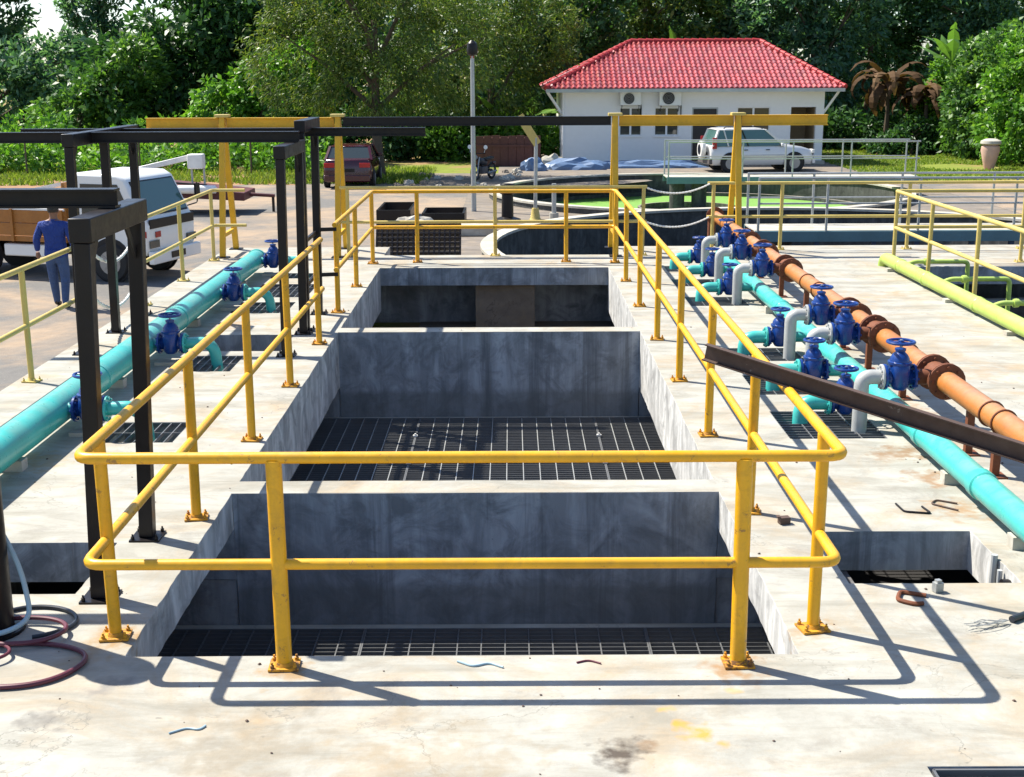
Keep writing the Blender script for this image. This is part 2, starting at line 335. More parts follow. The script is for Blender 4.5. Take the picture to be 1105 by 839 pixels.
L_DARK = leafmat('dark_glossy_leaf', [(.15, (0.022, 0.061, 0.022)), (.55, (0.047, 0.129, 0.039)), (.9, (0.108, 0.237, 0.064))], .4, .45, .35)
L_MID = leafmat('mid_green_leaf', [(.15, (0.034, 0.094, 0.023)), (.55, (0.084, 0.205, 0.041)), (.9, (0.205, 0.354, 0.074))], .45, .4)
L_BRIGHT = leafmat('bright_green_leaf', [(.15, (0.047, 0.132, 0.018)), (.5, (0.109, 0.279, 0.031)), (.9, (0.265, 0.466, 0.070))], .48, .4)
L_OLIVE = leafmat('olive_fine_leaf', [(.12, (.035, .075, .018)), (.5, (.09, .165, .035)), (.82, (.21, .26, .05)), (.95, (.40, .22, .06))], .45, .5)
L_BLUEG = leafmat('blue_green_leaf', [(.15, (0.035, 0.101, 0.065)), (.55, (0.089, 0.209, 0.119)), (.9, (0.209, 0.358, 0.180))], .52, .45)
L_BANANA = leafmat('banana_leaf', [(.1, (0.055, 0.143, 0.033)), (.6, (0.143, 0.286, 0.055)), (.95, (0.286, 0.440, 0.110))], .45, .35)
L_DEAD = leafmat('dead_banana_leaf', [(.1, (.04, .022, .012)), (.6, (.10, .058, .03)), (.95, (.24, .15, .08))], .3, .8, .15)
L_GRASS = leafmat('grass_blade', [(.1, (.09, .17, .02)), (.6, (.21, .30, .045)), (.95, (.42, .42, .11))], .45, .6, .2)

# ---------------------------------------------------------------- the setting: ground, road, deck, basins
def sheet(name, poly, z, mat, sub=1):
    mb = MB(); mb.add([(x, y, z) for x, y in poly], [tuple(range(len(poly)))])
    return struct(mb.build(name, mat, ang=0))
def blob(cx, cy, rx, ry, n=40, wob=.12, seed=0):
    rnd = random.Random(seed); ph = [rnd.uniform(0, 6.3) for _ in range(4)]
    return [(cx + rx * math.cos(a) * (1 + wob * (math.sin(3 * a + ph[0]) * .6 + math.sin(7 * a + ph[1]) * .4 + .3 * math.sin(13 * a + ph[2]))),
             cy + ry * math.sin(a) * (1 + wob * (math.sin(2 * a + ph[3]) * .5 + math.sin(5 * a + ph[1]) * .5))) for a in [2 * math.pi * k / n for k in range(n)]]
T1 = (5.9, 41.4, 6.6); T2 = (6.4, 26.2, 7.0)             # the two round tanks: centre and radius
def holed_sheet(name, poly, z, mat, circles, n=64, rect=None):
    bm = bmesh.new()
    def loop_(pts):
        vv = [bm.verts.new((x, y, z)) for x, y in pts]
        for a, b in zip(vv, vv[1:] + vv[:1]): bm.edges.new((a, b))
    loop_(poly)
    if rect: loop_([(rect[0], rect[2]), (rect[1], rect[2]), (rect[1], rect[3]), (rect[0], rect[3])])
    for cx, cy, r in circles: loop_([(cx + r * math.cos(2 * math.pi * k / n), cy + r * math.sin(2 * math.pi * k / n)) for k in range(n)])
    bmesh.ops.triangle_fill(bm, use_beauty=True, use_dissolve=False, edges=bm.edges[:], normal=(0, 0, 1))
    for f in bm.faces:
        if f.normal.z < 0: f.normal_flip()
    me = bpy.data.meshes.new(name); bm.to_mesh(me); bm.free(); return struct(place(name, me, mat))
CUT = [(c[0], c[1], c[2] - .1) for c in (T1, T2)]
holed_sheet('ground', [(-600, -200), (600, -200), (600, 900), (-600, 900)], G - .014, M_GROUND, CUT, rect=(-4.6, 9.85, -.9, 19.2))
holed_sheet('tank_yard', [(-1.45, 19.22), (14.2, 19.22), (14.2, 48.4), (-1.45, 48.4)], G - .002, M_PLOT, CUT)
sheet('road', [(-4.72, -30), (-4.72, 21.45), (-1.4, 21.45), (-1.4, 43.6), (-4.5, 45.0), (-9, 46), (-16, 43.6), (-30, 41.5), (-30, 30), (-22, -30)], G, M_ROAD)
sheet('dirt_plot', blob(-2, 47.5, 6.5, 3.4, 60, .10, 3), G - .006, M_PLOT)
sheet('soil_bank', blob(-17, 47.0, 12, 2.4, 60, .14, 5), G - .009, M_SOIL)
sheet('house_apron', [(-.5, 49.3), (14.6, 48.6), (15.2, 62), (-.5, 62)], G + .004, M_PLOT)
sheet('yard_paving', [(14.0, 18), (30, 18), (30, 44), (20, 46.5), (14.0, 46)], G + .003, M_ROAD)

GL = [(-3.30, -2.73, 10.02, 10.64), (-3.38, -2.80, 12.55, 13.28), (-3.48, -2.78, 15.72, 16.50), (-3.48, -2.70, 16.86, 17.95), (-3.48, -2.74, 18.45, 18.95)]
RY = [10.33, 12.12, 13.10, 16.30, 17.80, 19.10]          # branches of the orange pipe
TY = [10.60, 11.78, 13.34, 16.54, 18.04, 19.34]          # branches of the turquoise pipe
GR = [(2.24, 3.03, 10.06, 10.92), (2.24, 3.0, 11.52, 12.30), (2.3, 3.0, 12.92, 13.56), (2.26, 3.0, 16.10, 16.76), (2.26, 3.0, 17.62, 18.24), (2.3, 3.0, 18.95, 19.52)]
OPENPIT = (-3.36, -2.46, 13.50, 14.38)
HOLES = [(-1.98, 1.46, 6.10, 8.72), (-1.98, 1.46, 9.0, 14.5), (-1.98, 1.46, 14.76, 19.42), (-4.2, -2.5, 6.92, 7.75), (1.95, 2.95, 7.03, 7.90),
         OPENPIT, (6.05, 9.2, 12.0, 19.35), (1.77, 3.2, 4.80, 5.0)] + GL + GR
XL, XR, Y0, Y1 = -4.78, 10.0, -1.0, 21.8
xs = sorted({XL, XR, -2.5, -1.98, 1.46, 1.95, -2.05, 1.75} | {h[i] for h in HOLES for i in (0, 1)})
ys = sorted({Y0, Y1, 20.8, 8.72, 19.42} | {h[i] for h in HOLES for i in (2, 3)})
def cell(cx, cy):
    if not (XL < cx < XR and Y0 < cy < Y1): return None
    for a, b, c, d in HOLES:
        if a < cx < b and c < cy < d: return None
    if cy > 20.8 and -2.05 < cx < 1.75: return None
    if -1.98 < cx < 1.46 and (8.72 < cy < 9.0 or 14.5 < cy < 14.76): return -1.55
    if 8.72 < cy < 19.42 and (-2.5 < cx < -1.98 or 1.46 < cx < 1.95): return -.65
    return -.27
mb = MB(); nx, ny = len(xs) - 1, len(ys) - 1
def zz(i, j): return cell((xs[i] + xs[i + 1]) / 2, (ys[j] + ys[j + 1]) / 2) if 0 <= i < nx and 0 <= j < ny else None
for i in range(nx):
    for j in range(ny):
        z = zz(i, j)
        if z is None: continue
        x0, x1, y0, y1 = xs[i], xs[i + 1], ys[j], ys[j + 1]
        mb.add([(x0, y0, 0), (x1, y0, 0), (x1, y1, 0), (x0, y1, 0)], [(0, 1, 2, 3)])
        mb.add([(x0, y0, z), (x1, y0, z), (x1, y1, z), (x0, y1, z)], [(3, 2, 1, 0)])
        for (di, dj, a, b) in ((-1, 0, (x0, y1), (x0, y0)), (1, 0, (x1, y0), (x1, y1)), (0, -1, (x0, y0), (x1, y0)), (0, 1, (x1, y1), (x0, y1))):
            q = zz(i + di, j + dj); top = 0 if q is None else q
            if q is not None and q <= z: continue
            mb.add([(*a, z), (*b, z), (*b, top), (*a, top)], [(0, 1, 2, 3)])
me = bpy.data.meshes.new('deck'); me.from_pydata(mb.v, [], mb.f)
bm = bmesh.new(); bm.from_mesh(me); bmesh.ops.remove_doubles(bm, verts=bm.verts, dist=1e-4)
# split long edges so the arrises can be slightly uneven, as hand-finished concrete is
bmesh.ops.subdivide_edges(bm, edges=[e for e in bm.edges if e.calc_length() > .7], cuts=9)
rj = random.Random(4)
for v in bm.verts:
    if any(abs(abs(e.verts[0].co.z) - abs(e.verts[1].co.z)) > .05 for e in v.link_edges) or len(v.link_faces) > 1:
        v.co.x += rj.uniform(-.004, .004); v.co.y += rj.uniform(-.004, .004)
bmesh.ops.recalc_face_normals(bm, faces=bm.faces); bm.to_mesh(me); bm.free()
me.materials.append(M_DECK); me.materials.append(M_SHADED)
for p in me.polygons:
    if abs(p.normal.y) > .6: p.material_index = 1        # cross walls: shade painted as darker bluish concrete, plus streak stains
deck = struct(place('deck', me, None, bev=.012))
# walls under the deck
mb = MB()
for (a, b, c, d, z0, z1) in [(-2.72, -2.52, 5.7, 20.6, -1.7, -.275), (1.97, 2.17, 5.7, 20.6, -1.7, -.275), (-2.5, 1.95, 5.70, 5.9, -1.7, -.275), (-2.5, 1.95, 20.35, 20.6, -1.7, -.275),
                             (-4.7, -4.45, -1, 21.5, -1.7, -.275), (-4.44, -2.1, 21.3, 21.5, -1.7, -.275), (1.8, 9.9, 21.3, 21.5, -1.7, -.275), (5.5, 5.8, 11.5, 21, -1.7, -.275),
                             (-2.5, -1.985, 8.73, 8.99, -1.7, -.655), (1.465, 1.95, 8.73, 8.99, -1.7, -.655), (-2.5, -1.985, 14.51, 14.75, -1.7, -.655), (1.465, 1.95, 14.51, 14.75, -1.7, -.655)]:
    mb.bb(a, b, c, d, z0, z1)
struct(mb.build('basin_wall', M_WALL))
mb = MB()
mb.bb(-2.49, 1.94, 8.62, 8.715, -1.07, -1.0); mb.bb(-2.49, 1.94, 14.40, 14.495, -1.07, -1.0); mb.bb(-2.49, 1.94, 5.92, 6.0, -1.07, -1.0); mb.bb(-2.49, 1.94, 9.01, 9.09, -1.07, -1.0)
struct(mb.build('basin_ledge', M_LIGHTC))
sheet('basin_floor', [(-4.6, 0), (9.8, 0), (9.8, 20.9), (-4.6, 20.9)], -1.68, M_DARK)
sheet('channel_floor', [(1.96, 6.6), (3.3, 6.6), (3.3, 8.5), (1.96, 8.5)], -.62, M_SILT); sheet('channel_floor', [(-4.4, 6.5), (-2.75, 6.5), (-2.75, 8.3), (-4.4, 8.3)], -.9, M_SILT)
struct(MB().bb(-.55, .35, 19.55, 19.62, -1.66, -.28).build('reflection_panel', M_REFLECT))  # panel added to suggest the brown water reflection in the far basin

# ---------------------------------------------------------------- gratings
def grating(x0, x1, y0, y1, z, pitch, cross, along, label, group=None, th=.006, dep=.03, piece=False, cat='grating'):
    t = thing('steel_grating', ((x0 + x1) / 2, (y0 + y1) / 2, z - dep), label, cat, group)
    mb = MB(); w = .012
    for (a, b) in (((x0, y0), (x1, y0)), ((x1, y0), (x1, y1)), ((x1, y1), (x0, y1)), ((x0, y1), (x0, y0))):
        mb.bar((*a, z - dep / 2), (*b, z - dep / 2), w, dep)
    mb.build('frame', M_GRATE, t)
    def run(axis, step, hh, zc, nm, tw):
        n = max(2, round(((y1 - y0) if axis == 'x' else (x1 - x0)) / step)); mbb = MB(); kids = []
        for k in range(1, n):
            if axis == 'x': yy = y0 + (y1 - y0) * k / n; a, b = (x0 + w / 2, yy), (x1 - w / 2, yy)
            else: xx = x0 + (x1 - x0) * k / n; a, b = (xx, y0 + w / 2), (xx, y1 - w / 2)
            if piece: MB().bar((*a, zc), (*b, zc), tw, hh).build(nm, M_GRATE, t)
            else: mbb.bar((*a, zc), (*b, zc), tw, hh)
        if not piece: mbb.build(nm + 's', M_GALV if nm == 'cross_bar' and y0 > 9 else M_GRATE, t, kind='stuff')  # paler cross bars paint sunlight, darker front-basin ones paint shade
    run(along, pitch, dep - .004, z - dep / 2 - .001, 'bearing_bar', th)
    run('y' if along == 'x' else 'x', cross, .010, z - .0075, 'cross_bar', .009)
    return t
for (a, b), lab in zip(((-2.49, -1.06), (-1.05, .94), (.95, 1.94)), ('shaded left', 'sunlit middle', 'right')):
    nm = {'shaded left': 'panel on the thick turquoise pipe side', 'sunlit middle': 'middle panel', 'right': 'panel on the orange pipe side'}[lab]
    grating(a, b, 9.10, 14.39, -.985, .062, .165, 'x', 'steel grating in the largest basin, ' + nm, 'gratings on the basin floors')
    grating(a, b, 6.01, 8.61, -.985, .062, .165, 'x', 'steel grating in the front basin, ' + nm, 'gratings on the basin floors')
for Y in (9.3, 10.4, 11.5, 12.6, 13.6):
    for X in (-1.055, .945):
        c = MB(); c.box((X, Y, -.972), (.05, .03, .018)).box((X, Y, -.955), (.018, .018, .016))
        tag(c.build('grating_clip', M_WHITE, org=(X, Y, -.985)), 'small pale clip on the joint between two basin floor gratings', 'clip', 'grating clips')
lg = ['nearest the short portal', 'beside the open pit', 'first past the portal with rungs', 'second past the portal with rungs', 'at its capped end']
for g, tx in zip(GL, lg):
    grating(*g, -.004, .085, .30, 'y', 'floor grating beside the thick turquoise pipe, ' + tx, 'floor gratings beside the thick turquoise pipe', .008, .035, piece=True)
gn = ['nearest the leaning channel', 'second from the leaning channel', 'third from the leaning channel', 'fourth from the leaning channel', 'fifth from the leaning channel', 'farthest from the leaning channel']
for g, tx in zip(GR, gn):
    grating(*g, -.004, .075, .2, 'x', 'floor grating under a grey elbow, ' + tx, 'floor gratings under the grey elbows', .008, .035, piece=True)
grating(1.79, 3.18, 4.82, 4.98, -.004, .09, .5, 'x', 'narrow steel drain grating set in the bare front slab', None, .006, .03, piece=True)

# ---------------------------------------------------------------- railings
def railing(name, label, paths, posts, mat, loc, h=1.09, rr=.029, pr=.033, mids=(.545,), group=None, plates=True, fat=()):
    t = thing(name, loc, label, 'railing', group)
    for p in paths:
        MB().tube(fillet([(x, y, h) for x, y in p], .09), rr, 12).build('top_rail', mat, t)
        for mz in mids: MB().tube(fillet([(x, y, mz) for x, y in p], .09), rr * .97, 12).build('mid_rail', mat, t)
    rp = random.Random(len(posts))
    for k, (x, y) in enumerate(posts):
        r = .040 if k in fat else pr
        lx, ly = rp.uniform(-.008, .008), rp.uniform(-.008, .008)
        q = MB().tube([(x + lx, y + ly, .004), (x, y, h - .01)], r, 14).build('post', mat, t)
        if plates:
            b = MB(); a = rp.uniform(-.2, .2); b.box((x + lx, y + ly, .009), (.15, .13, .012), a)
            for sx in (-1, 1):
                for sy in (-1, 1):
                    b.lathe([(.011, 0), (.011, .018), (.006, .02), (.006, .032)], 6, Matrix.Translation((x + lx, y + ly, .013)) @ Matrix.Rotation(a, 4, 'Z') @ Matrix.Translation((sx * .056, sy * .046, 0)))
            b.lathe([(r + .012, 0), (r + .003, .02)], 14, Matrix.Translation((x + lx, y + ly, .013)))
            b.build('base_plate', M_YELR if mat is M_YEL else mat, q, org=tuple(t['_org']))
    return t
railing('pipe_railing', 'bright yellow pipe railing with rounded front corners around the open basins',
        [[(-2.10, 14.25), (-2.10, 5.98), (1.60, 5.98), (1.60, 20.0), (-2.13, 20.0), (-2.13, 15.62)]],
        [(-2.10, 6.33), (-1.15, 5.98), (1.12, 5.98), (1.60, 6.40)] + [(-2.10, y) for y in (8.2, 10.08, 11.92, 13.85)] + [(-2.13, y) for y in (15.74, 17.7)] + [(-2.13, 19.86), (-1.45, 20.0), (.84, 20.0)]
        + [(1.60, y) for y in (8.28, 10.16, 12.08, 14.02, 16.08, 18.08, 19.9)], M_YEL, (0, 5.98, 0), fat=(1, 2))
railing('pipe_railing', 'faded yellow railing on the outer deck edge, section in front of the black portal posts', [[(-4.62, 7.5), (-4.62, 14.0)]], [(-4.62, 8.2), (-4.62, 12.14), (-4.62, 13.9)], M_CREAM, (-4.62, 10, 0), group='faded yellow railings', rr=.026, pr=.028)
railing('pipe_railing', 'faded yellow railing on the outer deck edge beside the parked truck', [[(-4.66, 16.2), (-4.66, 20.35), (-4.15, 20.35)]], [(-4.66, 16.3), (-4.66, 18.25), (-4.66, 20.25)], M_CREAM, (-4.66, 18, 0), group='faded yellow railings', rr=.026, pr=.028)
railing('pipe_railing', 'faded yellow railing along the back edge behind the farthest basin, ending at a white chain', [[(-2.72, 20.7), (2.15, 20.7)]], [(-2.6, 20.7), (-.26, 20.68), (2.1, 20.7)], M_CREAM, (0, 20.7, 0), group='faded yellow railings', rr=.026, pr=.03)
railing('pipe_railing', 'faded yellow railing along the back edge beyond the orange pipe', [[(3.2, 21.3), (9.6, 21.3)]], [(3.3, 21.3), (4.42, 21.3), (6.5, 21.3), (8.4, 21.3)], M_CREAM, (5, 21.3, 0), group='faded yellow railings', rr=.026, pr=.03)
railing('pipe_railing', 'faded yellow railing around the sunken pit with the lime green pipe', [[(5.83, 12.2), (5.83, 19.79), (9.6, 19.79)]], [(5.83, y) for y in (14.3, 16.17, 18.01, 19.7)] + [(7.8, 19.79)], M_CREAM, (5.83, 17, 0), group='faded yellow railings', rr=.028, pr=.029)
def chain(label, a, b, drop, r=.016, n=40, mat=None):
    t = MB(); pts = sag(a, b, drop, n)
    for i in range(n):                      # short links, alternately turned
        p, q = Vector(pts[i]), Vector(pts[i + 1]); t.tube([p - (q - p) * .12, q + (q - p) * .12], r * (1.0 if i % 2 else .7), 6)
    return tag(t.build('barrier_chain', mat or M_WHITE, org=a), label, 'chain', 'white barrier chains')
chain('white barrier chain, the upper one closing the gap in the back railing', (2.13, 20.7, 1.08), (3.22, 21.26, 1.08), .12)
chain('white barrier chain, the lower one closing the gap in the back railing', (2.13, 20.7, .54), (3.22, 21.26, .54), .12)
chain('white barrier chain, the upper one between outer railing and black posts', (-4.60, 14.02, 1.05), (-4.64, 16.18, 1.05), .30, .02)
chain('white barrier chain, the lower one between outer railing and black posts', (-4.60, 14.02, .52), (-4.64, 16.18, .52), .30, .02)

# ---------------------------------------------------------------- black steel hoist frames
def hbeam(mb, a, b, w, h, tf=.012, tw=.010):      # rolled steel H section
    a, b = Vector(a), Vector(b); up = Vector((0, 0, 1)); o = (h - tf) / 2
    t = (b - a).normalized(); u = up if abs(t.z) < .9 else Vector((0, 1, 0))
    r = t.cross(u).normalized(); u = r.cross(t)
    mb.bar(a + u * o, b + u * o, w, tf, u); mb.bar(a - u * o, b - u * o, w, tf, u); mb.bar(a, b, tw, h - 2 * tf, u)
def portal(label, x, ys_, top, col_w=.088, group='black steel portals', cap=.13, lean=.03):
    t = thing('steel_portal', (x, ys_[0], 0), label, 'portal', group)
    for y in ys_:
        c = MB().bar((x, y, .012), (x + lean, y, top - cap - .002), col_w, col_w, (0, 1, 0)).build('column', M_BLACK, t, bev=.005)
        b = MB().box((x, y, .006), (.19, .19, .012))
        for sx in (-1, 1):
            for sy in (-1, 1): b.lathe([(.012, 0), (.012, .02), (.006, .022), (.006, .035)], 6, Matrix.Translation((x + sx * .075, y + sy * .075, .012)))
        b.build('base_plate', M_BLACK, c, org=tuple(t['_org']))
    MB().bar((x + lean, ys_[0] - .055, top - cap / 2), (x + lean, ys_[-1] + .055, top - cap / 2), .12, cap).build('header', M_BLACK, t, bev=.006)
    for y, s in ((ys_[0], 1), (ys_[-1], -1)):
        MB().bar((x + lean, y + s * .05, top - cap - .20), (x + lean, y + s * .22, top - cap + .01), .012, .05).build('brace', M_BLACK, t)
    return t
A = portal('short black steel portal beside the front left railing corner', -2.335, (6.86, 7.84), 2.15, lean=.07)
portal('short black steel portal on the outer deck edge under the thick beam', -4.5, (6.70, 8.0), 2.15)
B = portal('black steel portal over the yellow railing, the lower one of two beside the farther basin', -2.36, (13.27, 14.45), 2.16)
B2 = portal('black steel portal with rungs, the taller one of two beside the farther basin', -2.36, (14.62, 15.66), 2.36)
for z, y0, y1 in ((1.0, 14.68, 15.6), (.5, 14.68, 15.6)): MB().bar((-2.36, y0, z), (-2.36, y1, z), .03, .045).build('rung', M_BLACK, B2)
for z in (1.03, .48): MB().bar((-2.32, 15.67, z), (-2.12, 15.72, z), .03, .045).build('rung', M_BLACK, B2)
C = portal('long three-legged black steel portal on the outer deck edge', -4.52, (13.40, 14.56, 15.66), 2.28)
def steelbeam(label, a, b, w, h):
    mb = MB(); hbeam(mb, a, b, w, h); o = mb.build('steel_beam', M_BLACK, org=a)
    return tag(o, label, 'beam', 'black steel hoist beams')
steelbeam('thick black steel beam lying across the short front portal', (-5.6, 7.36, 2.205), (-2.22, 7.36, 2.205), .11, .105)
steelbeam('black steel beam resting on the lower portal and ending at it', (-7.2, 13.95, 2.218), (-2.24, 13.95, 2.218), .11, .112)
steelbeam('black steel beam whose free end sticks out past the taller portal', (-5.6, 15.1, 2.214), (-.98, 15.1, 2.214), .10, .095)

# yellow lifting gantries
def aframe(t, x, y=21.12, top=2.18):
    q = MB()
    for yb in (20.58, 21.62): MB().bar((x, yb, .015), (x, y + (yb - y) * .05, top), .09, .085, (1, 0, 0)).build('leg', M_GANT, t, bev=.004)
    MB().bar((x, 20.72, .34), (x, 21.42, .34), .05, .06).build('brace', M_GANT, t)
    MB().bb(x - .11, x + .11, y - .10, y + .10, top - .005, top + .04).build('cap', M_CREAM, t, bev=.005)
    for yb in (20.58, 21.62): MB().box((x, yb, .008), (.2, .2, .015)).build('foot_plate', M_BLACK, t)
def gantry(label, legs, x0, x1, z):
    t = thing('lifting_gantry', (legs[0], 21.12, 0), label, 'gantry', 'yellow lifting gantries')
    for x in legs: aframe(t, x)
    mb = MB()
    segs = [x0] + [v for x in legs for v in (x - .065, x + .065)] + [x1]
    for a, b in zip(segs[0::2], segs[1::2]):
        if b - a > .02: hbeam(mb, (a, 21.12, z), (b, 21.12, z), .12, .165)
    mb.build('beam', M_GANT, t); return t
gantry('yellow lifting gantry with A-frame legs between the truck and the maroon car', (-4.60, -2.76), -5.82, -2.69, 2.085)
gantry('yellow lifting gantry with A-frame legs in front of the white house', (1.66, 3.62), 1.60, 5.05, 2.10)
mb = MB(); hbeam(mb, (-2.685, 21.12, 2.10), (1.595, 21.12, 2.10), .11, .14)
tag(mb.build('steel_beam', M_BLACK, org=(-2.7, 21.12, 2.1)), 'black steel beam joining the two yellow lifting gantries', 'beam', 'black steel hoist beams')

# ---------------------------------------------------------------- pipes and valves
def flange(mb, c, axis, r, th, bolts=8):
    q = Vector(axis).to_track_quat('Z', 'Y').to_matrix().to_4x4(); M = Matrix.Translation(c) @ q
    mb.lathe([(r * .96, -th / 2), (r, -th / 2 + .003), (r, th / 2 - .003), (r * .96, th / 2)], 20, M)
    for k in range(bolts):
        a = 2 * math.pi * k / bolts
        mb.lathe([(.011, -th / 2 - .014), (.011, th / 2 + .014)], 6, M @ Matrix.Translation((r * .80 * math.cos(a), r * .80 * math.sin(a), 0)))
def gate_valve(label, loc, s=1.0, group='blue gate valves', rz=0, wheel_r=.105, fcol=None):
    t = thing('gate_valve', loc, label, 'valve', group, rz, local=True)
    rf, L = .105 * s, .115 * s
    b = MB(); X = Matrix.Rotation(R(90), 4, 'Y')
    b.lathe([(.062 * s, -L), (.066 * s, -L * .6), (.082 * s, -L * .35), (.088 * s, 0), (.082 * s, L * .35), (.066 * s, L * .6), (.062 * s, L)], 18, X)
    # oval gate housing rising from the body
    hs = []
    for z, wx, wy in ((-.095, .05, .08), (-.06, .072, .105), (.03, .080, .118), (.09, .076, .110), (.118, .070, .095)):
        for k in range(18):
            a = 2 * math.pi * k / 18; hs.append((wx * s * math.copysign(abs(math.cos(a)) ** .7, math.cos(a)), wy * s * math.copysign(abs(math.sin(a)) ** .7, math.sin(a)), z * s))
    base = 0; fs = [tuple(reversed(range(18))), tuple(range(72, 90))]
    for i in range(4):
        for k in range(18): l = (k + 1) % 18; fs.append((i * 18 + k, i * 18 + l, (i + 1) * 18 + l, (i + 1) * 18 + k))
    b.add(hs, fs); b.build('body', M_BLUE, t)
    for sx in (-1, 1):
        f = MB(); flange(f, (sx * L, 0, 0), (1, 0, 0), rf, .022); f.build('flange', M_BLUE, t)
    n = MB(); 
    n.lathe([(.092 * s, .108 * s), (.094 * s, .128 * s), (.078 * s, .132 * s), (.074 * s, .158 * s), (.058 * s, .186 * s), (.040 * s, .204 * s), (.036 * s, .214 * s), (.044 * s, .218 * s), (.044 * s, .234 * s), (.024 * s, .24 * s)], 18, Matrix.Scale(1.15, 4, (0, 1, 0)))
    n.build('bonnet', M_BLUE, t)
    MB().tube([(0, 0, .23 * s), (0, 0, .305 * s)], .010 * s, 8).build('stem', M_GALV, t)
    w = MB(); wr = wheel_r * s; w.torus((0, 0, .285 * s), wr, .0125 * s, 26, 8); w.lathe([(.022 * s, .272 * s), (.022 * s, .298 * s)], 10)
    for k in range(4):
        a = k * math.pi / 2 + .5; w.tube([(.015 * s * math.cos(a), .015 * s * math.sin(a), .285 * s), (wr * .5 * math.cos(a), wr * .5 * math.sin(a), .279 * s), (wr * math.cos(a), wr * math.sin(a), .285 * s)], .0085 * s, 6)
    hw = w.build('handwheel', M_BLUE, t); hw.rotation_euler = (0, 0, random.Random(label).uniform(0, 1.5)); hw.location.z = random.Random(label + 'z').uniform(-.006, .006)
    return t, L

def support(x, y, ztop, label, mat, group, w=.06):
    t = thing('pipe_support', (x, y, 0), label, 'support', group)
    MB().bar((x, y, .01), (x, y, ztop), w, w, (0, 1, 0)).build('post', mat, t); MB().box((x, y, .006), (.15, .15, .012)).build('base_plate', mat, t)
    return t

# thick turquoise pipe with four valves
PX, PZ, PR = -3.75, .205, .134
t = thing('turquoise_pipe', (PX, 12, 0), 'thick turquoise pipe along the outer deck edge feeding four valves', 'pipe')
MB().tube([(PX, 2.0, PZ), (PX, 19.0, PZ)], PR, 28).build('main_pipe', M_TURQ, t)
MB().lathe([(PR + .008, -.02), (PR + .012, .0), (PR + .01, .03), (PR * .6, .05), (.01, .055)], 28, Matrix.Translation((PX, 19.0, PZ)) @ Matrix.Rotation(R(-90), 4, 'X')).build('end_cap', M_TURQ, t)
for y in (8.1, 11.4, 14.3, 17.2): MB().lathe([(PR + .001, -.045), (PR + .007, -.04), (PR + .007, .04), (PR + .001, .045)], 28, Matrix.Translation((PX, y, PZ)) @ Matrix.Rotation(R(90), 4, 'X')).build('joint_sleeve', M_TURQ, t)
LV = [10.28, 12.90, 15.98, 18.74]; VX = -3.455; VZ = .215
ln = ['nearest the short portal', 'beside the open pit', 'second from its capped end', 'at its capped end']
for y, tx in zip(LV, ln):
    MB().tube([(PX + PR - .03, y, VZ), (VX - .128, y, VZ)], .052, 16).build('branch', M_TURQ, t)
    gate_valve('blue gate valve on the thick turquoise pipe, ' + tx, (VX, y, VZ), 1.02, 'blue gate valves on the thick turquoise pipe')
    e = thing('pipe_elbow', (VX + .3, y, 0), 'turquoise elbow of the thick pipe, ' + tx, 'pipe elbow', 'turquoise elbows of the thick pipe')
    mb = MB(); mb.tube(fillet([(VX + .130, y, VZ), (VX + .43, y, VZ + .01), (VX + .47, y + .02, -.25)], .24, 10), .058, 16); mb.build('bend', M_TURQ, e)
    f = MB(); flange(f, (VX + .141, y, VZ), (1, 0, 0), .107, .02); f.build('flange', M_TURQ, e)
    pl = MB().bb(VX - .16, VX + .10, y - .10, y + .10, 0.001, .035)
    tag(pl.build('valve_plinth', M_LIGHTC, org=(VX, y, 0)), 'concrete pad under a valve of the thick pipe, ' + tx, 'plinth', 'concrete pads under the thick pipe valves')
for y in (6, 9.3, 11.9, 14.9, 17.7):
    tag(MB().bb(PX - .1, PX + .1, y - .06, y + .06, .001, PZ - PR + .012).build('pipe_saddle', M_LIGHTC, org=(PX, y, 0)), 'low concrete block under the thick turquoise pipe', 'pipe saddle', 'blocks under the thick turquoise pipe')

# orange pipe, turquoise header, valves and elbows
OX, OZ, OR_ = 3.50, .445, .088
t = thing('orange_pipe', (OX, 14, 0), 'long orange pipe with rusty flanges on short rusty legs', 'pipe')
MB().tube([(OX, 3.5, OZ), (OX, 22.3, OZ)], OR_, 22).build('main_pipe', M_ORANGE, t)
f = MB(); flange(f, (OX, 22.32, OZ), (0, 1, 0), .155, .03); f.build('flange', M_RUST, t)
MB().tube(fillet([(OX - .03, 22.36, OZ), (OX - .03, 22.50, OZ), (OX - .03, 22.52, -.9)], .08), .07, 14).build('down_pipe', M_RUST, t)
for y in RY:
    for dy in (-.17, .17):
        f = MB(); flange(f, (OX, y + dy - .012, OZ), (0, 1, 0), .150, .022); flange(f, (OX, y + dy + .014, OZ), (0, 1, 0), .150, .022); f.build('flange', M_RUST, t)
    MB().lathe([(OR_ + .012, -.155), (OR_ + .014, 0), (OR_ + .012, .155)], 20, Matrix.Translation((OX, y, OZ)) @ Matrix.Rotation(R(90), 4, 'X')).build('tee', M_RUST, t)
    MB().tube([(OX - .06, y, OZ), (3.292, y, OZ)], .066, 16).build('branch', M_RUST, t)
for y in (8.9, 9.15, 11.2, 14.6, 15.2):
    MB().torus((0, 0, 0), OR_ + .006, .008, 24, 6, Matrix.Translation((OX, y, OZ)) @ Matrix.Rotation(R(90), 4, 'X')).build('strap', M_RUST, t)
rn = ['nearest the leaning channel', 'second from the leaning channel', 'third from the leaning channel', 'fourth from the leaning channel', 'fifth from the leaning channel', 'farthest from the leaning channel']
k = 0
